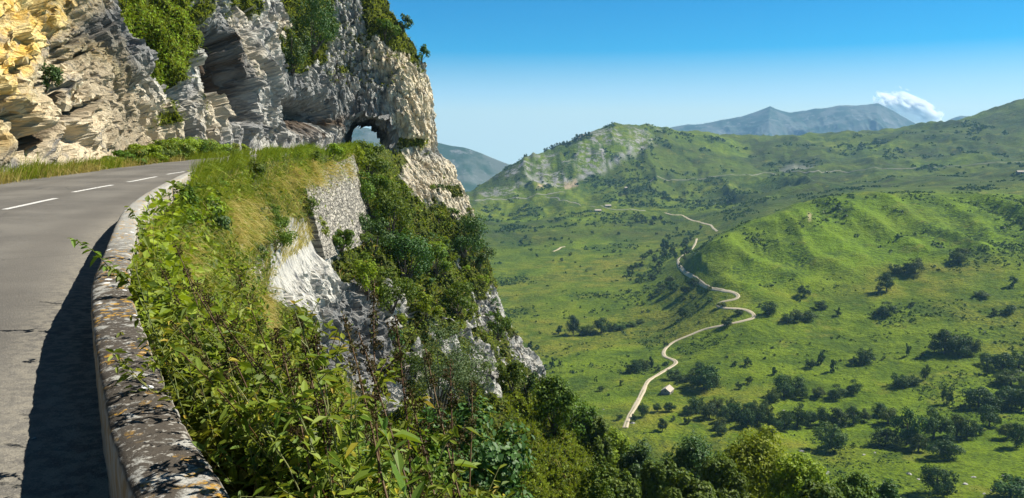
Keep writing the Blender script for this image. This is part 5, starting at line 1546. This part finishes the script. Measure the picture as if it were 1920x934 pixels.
# ------------------------------------------------------------------ weeds close to the camera, each plant its own
def stem_curve(rng, H, lean, n=9, wob=.03):
    s = np.linspace(0, 1, n)
    P = np.c_[lean[0] * s ** 1.6, lean[1] * s ** 1.6, H * (s - .12 * (np.hypot(*lean) / H) * s ** 2)]
    P[1:, :2] += np.cumsum(rng.normal(size=(n - 1, 2)) * wob * H / n, 0)
    return P
def at_curve(P, s):
    return cat_rom(P, np.clip(np.asarray(s) * (len(P) - 1), 0, len(P) - 1 - 1e-6))
def nettle(seed, H=1.2, lean=(0, 0), nodes=13, leaf=.10, nst=3, bare=.1):
    rng = np.random.default_rng(seed)
    S, Lf = Acc(), Acc()
    for q in range(nst):
        h = H * rng.uniform(.65, 1.0)
        l = np.array(lean) + rng.normal(size=2) * .13 * H
        P = stem_curve(rng, h, l); P[:, :2] += rng.normal(size=2) * .05
        S.add(*tube(P, np.linspace(.0042, .0016, len(P)), 5))
        ss = np.linspace(bare, .985, nodes)
        B = at_curve(P, ss)
        az = np.arange(nodes) * math.pi / 2 + rng.uniform(0, 6) + rng.normal(size=nodes) * .3
        for o_ in (0, math.pi):
            a = az + o_
            el = rng.uniform(-.25, .55, nodes)
            D = np.c_[np.cos(a) * np.cos(el), np.sin(a) * np.cos(el), np.sin(el)]
            N = np.c_[-np.cos(a) * np.sin(el), -np.sin(a) * np.sin(el), np.cos(el)] + rng.normal(size=(nodes, 3)) * .25
            L = leaf * np.interp(ss, [0, .25, .75, 1], [.75, 1.0, .85, .35]) * rng.uniform(.7, 1.2, nodes)
            Lf.add(*leaf6(B + D * .012, D, N, L, L * .42, .10, rng.uniform(.1, .5, (nodes, 1)), .42))
    return S.mesh('stem', [L_gstem], True), Lf.mesh('leaves', [L_weed])
def mugwort(seed, H=1.1, nst=4):
    """thin branching shoots with many small leaves"""
    rng = np.random.default_rng(seed)
    S, Lf = Acc(), Acc()
    for q in range(nst):
        h = H * rng.uniform(.6, 1.0)
        P = stem_curve(rng, h, rng.normal(size=2) * .2 * H, 9, .04); P[:, :2] += rng.normal(size=2) * .06
        S.add(*tube(P, np.linspace(.0040, .0016, len(P)), 5))
        tw = [P]
        for s0 in rng.uniform(.2, .95, 12):
            B = at_curve(P, [s0])[0]; a = rng.uniform(0, 6.28); l = rng.uniform(.1, .28) * H * (1.15 - s0)
            e = B + np.array([math.cos(a) * l, math.sin(a) * l, l * rng.uniform(.3, 1.3)])
            Q = np.array([B, (B + e) / 2 + np.array([0, 0, .01]), e]); tw.append(Q); S.add(*tube(Q, [.0022, .0016, .0010], 4))
        for k, Q in enumerate(tw):
            n = 26 if k == 0 else 9
            ss = rng.uniform(.12, 1, n); B = at_curve(Q, ss); a = rng.uniform(0, 6.28, n); el = rng.uniform(-.5, .8, n)
            D = np.c_[np.cos(a) * np.cos(el), np.sin(a) * np.cos(el), np.sin(el)]; N = np.c_[-np.cos(a) * np.sin(el), -np.sin(a) * np.sin(el), np.cos(el)] + rng.normal(size=(n, 3)) * .4
            L = rng.uniform(.025, .062, n)
            Lf.add(*leaf6(B, D, N, L, L * .36, .1, rng.uniform(0, .5, (n, 1)), .5))
    return S.mesh('stem', [L_stem if seed % 2 else L_gstem], True), Lf.mesh('leaves', [L_mug])
def straw(seed, H=.75, n=110):
    rng = np.random.default_rng(seed)
    P = np.c_[rng.normal(size=(n, 2)) * .05, np.zeros(n)]
    Up = np.array([0, 0, 1.0]) + unitv(rng, n) * .35; Up /= np.linalg.norm(Up, axis=1)[:, None]
    V, F = blades(rng, P, Up, H * rng.uniform(.5, 1.2, n), .006 * rng.uniform(.6, 1.4, n), unitv(rng, n) * np.array([1, 1, .2]), rng.uniform(.2, 1.0, n))
    return mesh('tuft', V, F, L_gold if seed % 3 else L_grass)
def herb(seed, H=.7, nst=7, leaf=.13):
    """clump of lance leaved shoots"""
    rng = np.random.default_rng(seed)
    S, Lf = Acc(), Acc()
    for q in range(nst):
        h = H * rng.uniform(.5, 1.0)
        P = stem_curve(rng, h, rng.normal(size=2) * .22 * H); P[:, :2] += rng.normal(size=2) * .09
        S.add(*tube(P, np.linspace(.0038, .0018, len(P)), 5))
        n = 22
        ss = np.linspace(.15, 1.0, n); B = at_curve(P, ss)
        a = np.arange(n) * 2.4 + rng.uniform(0, 6)
        el = np.interp(ss, [0, 1], [-.1, 1.0]) + rng.normal(size=n) * .25
        D = np.c_[np.cos(a) * np.cos(el), np.sin(a) * np.cos(el), np.sin(el)]
        N = np.c_[-np.cos(a) * np.sin(el), -np.sin(a) * np.sin(el), np.cos(el)] + rng.normal(size=(n, 3)) * .3
        L = leaf * np.interp(ss, [0, .5, 1], [.8, 1.0, .5]) * rng.uniform(.7, 1.2, n)
        Lf.add(*leaf6(B, D, N, L, L * .30, .06, rng.uniform(.0, .35, (n, 1)), .5))
    return S.mesh('stem', [L_gstem], True), Lf.mesh('leaves', [L_herb])
def dock(seed, H, lean, heads=26, leaves=7, thick=.0045):
    """tall dry stalk with whorls of brown seeds and a few limp leaves"""
    rng = np.random.default_rng(seed)
    S, Hd, Lf = Acc(), Acc(), Acc()
    P = stem_curve(rng, H, lean, 12, .03)
    S.add(*tube(P, np.linspace(thick * 1.35, .0026, len(P)), 6))
    br = []
    for s0 in np.linspace(.62, .95, 6):
        B = at_curve(P, [s0])[0]; a = rng.uniform(0, 6.28); l = rng.uniform(.06, .2) * H * (1.1 - s0)
        e = B + np.array([math.cos(a) * l, math.sin(a) * l, l * rng.uniform(.7, 1.6)])
        Q = np.array([B, (B + e) / 2 + np.array([0, 0, -.01]), e]); br.append(Q)
        S.add(*tube(Q, [.0018, .0014, .0009], 4))
    pts_ = np.concatenate([at_curve(P, 1 - .38 * rng.random(heads) ** 1.6)] + [cat_rom(Q, rng.uniform(.4, 2, 6)) for Q in br])
    k = 9
    C = (pts_[:, None] + unitv(rng, len(pts_) * k).reshape(-1, k, 3) * .017).reshape(-1, 3)
    Hd.add(*quad_leaves(rng, C, unitv(rng, len(C)), .012 * rng.uniform(.7, 1.4, len(C)), .009))
    n = leaves
    ss = rng.uniform(.15, .8, n); B = at_curve(P, ss); a = rng.uniform(0, 6.28, n); el = rng.uniform(-.9, .3, n)
    D = np.c_[np.cos(a) * np.cos(el), np.sin(a) * np.cos(el), np.sin(el)]
    N = np.c_[-np.cos(a) * np.sin(el), -np.sin(a) * np.sin(el), np.cos(el)]
    L = rng.uniform(.06, .13, n)
    Lf.add(*leaf6(B, D, N, L, L * .4, .12, rng.uniform(.2, .6, (n, 1)), .45))
    return S.mesh('stem', [L_stem], True), Hd.mesh('seed_heads', [L_seed]), Lf.mesh('leaves', [L_weed])  # the middle mesh is the clusters of dry seed heads
def plant(name, meshes, loc, rz, s, label, cat, group):
    e = link(name, None, None, loc, (0, 0, rz), s); tag(e, label, cat, group)
    for nm, me_ in zip(('stem', 'leaves') if len(meshes) == 2 else ('stem', 'seed_heads', 'leaves'), meshes): link(nm, me_, e)
    return e
L_mug = leaf_mat('small_yellow_green_leaves', (0.085, 0.130, 0.010), (0.230, 0.260, 0.028), (0.36, 0.27, 0.03), 0.35, 0.2)
MUG = [mugwort(3300 + i) for i in range(5)]
STR = [straw(3400 + i) for i in range(5)]
NET = [nettle(3000 + i, 1.15, (0, 0), 15, .085, 3) for i in range(5)]
HRB = [herb(3100 + i) for i in range(4)]
rngp = np.random.default_rng(12)
# outer foot line of the parapet and its outward direction
OUT_C = IN_C + np.stack([Tn[:, 1], -Tn[:, 0]], -1) * (WALL_T + 0.03)
OUT_N = np.stack([Tn[:, 1], -Tn[:, 0]], -1)
def beside_wall(y, off):
    k = np.argmin(np.abs(OUT_C[:, 1] - y) + (OUT_C[:, 1] < -6) * 99)
    q = OUT_C[k] + OUT_N[k] * off
    z = cliff_down(q[0], q[1], 2.0)
    return np.array([q[0], q[1], z if z is not None else -1.0])
for i in range(42):
    y = 2.4 + 13 * rngp.random() ** 1.2
    off = rngp.uniform(.12, .35 + .09 * y) if y < 9 else rngp.uniform(.2, 1.3)
    if 7.5 < y < 24: off += .55
    g = beside_wall(y, off)
    s = rngp.uniform(.75, 1.15) * (1.0 if off < .6 else .72) * (.8 if y > 8 else 1)
    plant('weed', NET[i % 5], g, rngp.uniform(0, 6.28), s, 'green nettle-like weed crowding the slope outside the parapet', 'weed', 'leafy weeds outside the parapet')
for i in range(62):
    y = 1.7 + 5.5 * rngp.random() ** 1.2
    g = beside_wall(y, rngp.uniform(.25, .6 + .35 * y))
    plant('herb_clump', HRB[i % 4], g, rngp.uniform(0, 6.28), rngp.uniform(.8, 1.35), 'clump of narrow pale green leaves low in front of the parapet', 'weed', 'narrow leaved clumps outside the parapet')
for i in range(66):
    y = 2.3 + 15 * rngp.random() ** 1.15
    off = rngp.uniform(.1, .4 + .10 * y) if y < 9 else rngp.uniform(.1, 1.2)
    if 7.5 < y < 24: off += .5
    g = beside_wall(y, off)
    plant('mugwort', MUG[i % 5], g, rngp.uniform(0, 6.28), rngp.uniform(.7, 1.15) * (1.0 if off < .7 else .75), 'thin branching weed with small yellow green leaves outside the parapet', 'weed', 'thin branching weeds outside the parapet')
for i in range(80):
    y = 3.5 + 20 * rngp.random() ** 1.3
    g = beside_wall(y, rngp.uniform(.08, .6 + .1 * min(y, 9)))
    o = link('straw_tuft', STR[i % 5], None, g, (0, 0, rngp.uniform(0, 6.28)), rngp.uniform(.7, 1.3))
    tag(o, 'dry straw coloured grass tuft along the outside of the parapet', 'grass tuft', 'straw tufts along the parapet')
# tall stalks: (foot offset from the wall, distance, top pixel, distance of the top)
TALL = [(.35,3.1,318,560,3.6),(.45,3.3,350,480,3.9),(.5,3.6,372,520,4.2),(.3,3.9,300,470,4.4),(.7,3.2,418,560,3.8),(.4,4.4,330,430,4.9),(.9,3.0,455,610,3.5),(.6,2.8,405,650,3.2),(.8,4.0,440,500,4.4),
        (.35,2.2,640,530,3.3),(.45,2.3,702,490,3.5),(.5,2.2,668,570,3.2),(.6,2.3,742,560,3.4),(.65,2.2,795,600,3.4),(.75,2.3,840,650,3.5),(.3,2.3,600,600,3.1),(.55,2.1,770,690,3.2),(.3,2.4,555,560,3.2),(.8,2.3,890,690,3.5),(.25,2.5,520,590,3.1)]
STALK = ['slender brown stalk rising close to the parapet', 'tall dark seed stalk leaning right over the rock outcrop']
for i, (off, y, tx, ty, Yt) in enumerate(TALL):
    g = beside_wall(y, off)
    top = unproj(tx, ty, Yt)
    d = top - g
    m_ = dock(3200 + i, d[2], (d[0], d[1]), 24 if i >= 9 else 9, 10, .0048)
    kind = 0 if i < 9 else 1
    rank = sorted(TALL[:9] if kind == 0 else TALL[9:], key=lambda q: q[2]).index(TALL[i])
    plant('seed_stalk', m_, g, 0, 1, '%s, %s from left' % (STALK[kind], ORD[rank]), 'weed', ['brown stalks by the parapet', 'dark seed stalks in front of the slope'][kind])
# two leafy sprays that hang over the parapet
def spray(seed, foot, tip, lab):
    rng = np.random.default_rng(seed)
    d = tip - foot
    s = np.linspace(0, 1, 10)[:, None]
    P = foot + d * s + np.array([0, 0, 1.0]) * (.32 * np.sin(np.pi * s) * s)
    P = P - foot
    S, Lf = Acc(), Acc()
    S.add(*tube(P, np.linspace(.006, .002, 10), 5))
    n = 44
    ss = np.linspace(.35, 1, n); B = at_curve(P, ss); a = rng.uniform(0, 6.28, n); el = rng.uniform(-.8, .5, n)
    D = np.c_[np.cos(a) * np.cos(el), np.sin(a) * np.cos(el), np.sin(el)]; N = np.c_[-np.cos(a) * np.sin(el), -np.sin(a) * np.sin(el), np.cos(el)] + rng.normal(size=(n, 3)) * .3
    L = .12 * np.interp(ss, [0, .6, 1], [1, 1, .5]) * rng.uniform(.6, 1.2, n)
    Lf.add(*leaf6(B, D, N, L, L * .55, .1, rng.uniform(.2, .5, (n, 1)), .45))
    plant('hanging_spray', (S.mesh('stem', [L_gstem], True), Lf.mesh('leaves', [L_weed])), foot, 0, 1, lab, 'weed', 'sprays reaching over the parapet')
spray(1, beside_wall(6.6, .35), unproj(132, 446, 6.9), 'leafy spray arching over the parapet towards the asphalt, lower one')
spray(2, beside_wall(7.6, .35), unproj(243, 388, 8.2), 'leafy spray poking up above the parapet, upper one')
spray(3, beside_wall(6.0, .3), unproj(205, 500, 6.0), 'short leafy spray drooping on the parapet top')

# dark leafy hazel in the lower middle and its neighbours, close enough to show leaves
def hazel(cx0, ty, w, h, Y, n, leaf, mat, lab, seed):
    rng = np.random.default_rng(seed)
    k = Y / FPX; top = unproj(cx0, ty, Y); rx, rz = w * k / 2, h * k / 2
    g = np.array([top[0], top[1], 0.0]); z = cliff_down(top[0], top[1]); g[2] = z if z is not None else top[2] - 2 * rz
    e = link('hazel_shrub', None, None, g); tag(e, lab, 'shrub')
    P, N, C, r = crown_pts(rng, n, 34, rx, rx * .8, rz, -.7, (.18, .36), (.35, .88))
    ctr = top - np.array([0, 0, rz]) - g
    D = np.cross(N, unitv(rng, n)); 
    N2 = N * .6 + np.array([0, 0, .7]); 
    L = leaf * rng.uniform(.6, 1.3, n)
    V, F = leaf6(P + ctr, D, N2, L, L * .72, .06, rng.uniform(.05, .3, (n, 1)), .5)
    link('crown', mesh('crown', V, F, mat), e)
    b = Acc()
    for q in C[:16]:
        end = q + ctr; p1 = end * np.array([.4, .4, .55])
        b.add(*tube(cat_rom(np.array([[0, 0, -.2], p1, end]), np.linspace(0, 2, 7)), np.linspace(.035, .006, 7), 6))
    link('stems', b.mesh('stems', [M_bark]), e)
hazel(885, 745, 270, 330, 17, 5200, .14, L_dark, 'dense dark green hazel shrub in the lower middle', 41)
hazel(760, 800, 190, 240, 14, 3000, .12, L_tree, 'green hazel shrub left of the dense dark one', 42)
hazel(1118, 845, 80, 200, 44, 2000, .17, L_tree, 'feathery green shrub at the right end of the bright grass slope', 43)
hazel(640, 850, 150, 200, 9, 2200, .09, L_tree, 'leafy shrub at the bottom edge behind the dark stalks', 45)
# white limestone chip at the verge and pebbles on the road
for i, (x, y, w) in enumerate([(62, 330, 18), (64, 822, 8), (14, 336, 8), (30, 333, 7)]):
    g = on_plane(x, y, 0.0); Y = g[1]; g[2] = road_z(g[0], g[1])
    s = w * Y / FPX * .5
    o = link('stone', BO[i % 4], None, g + np.array([0, 0, s * .25]), (0, 0, i), (s, s * .7, s * .55))
    tag(o, ['white stone lying at the far road verge', 'pale pebble on the asphalt beside the parapet shadow', 'small pale stone at the verge left of the white one', 'pale verge stone between the two others'][i], 'stone')
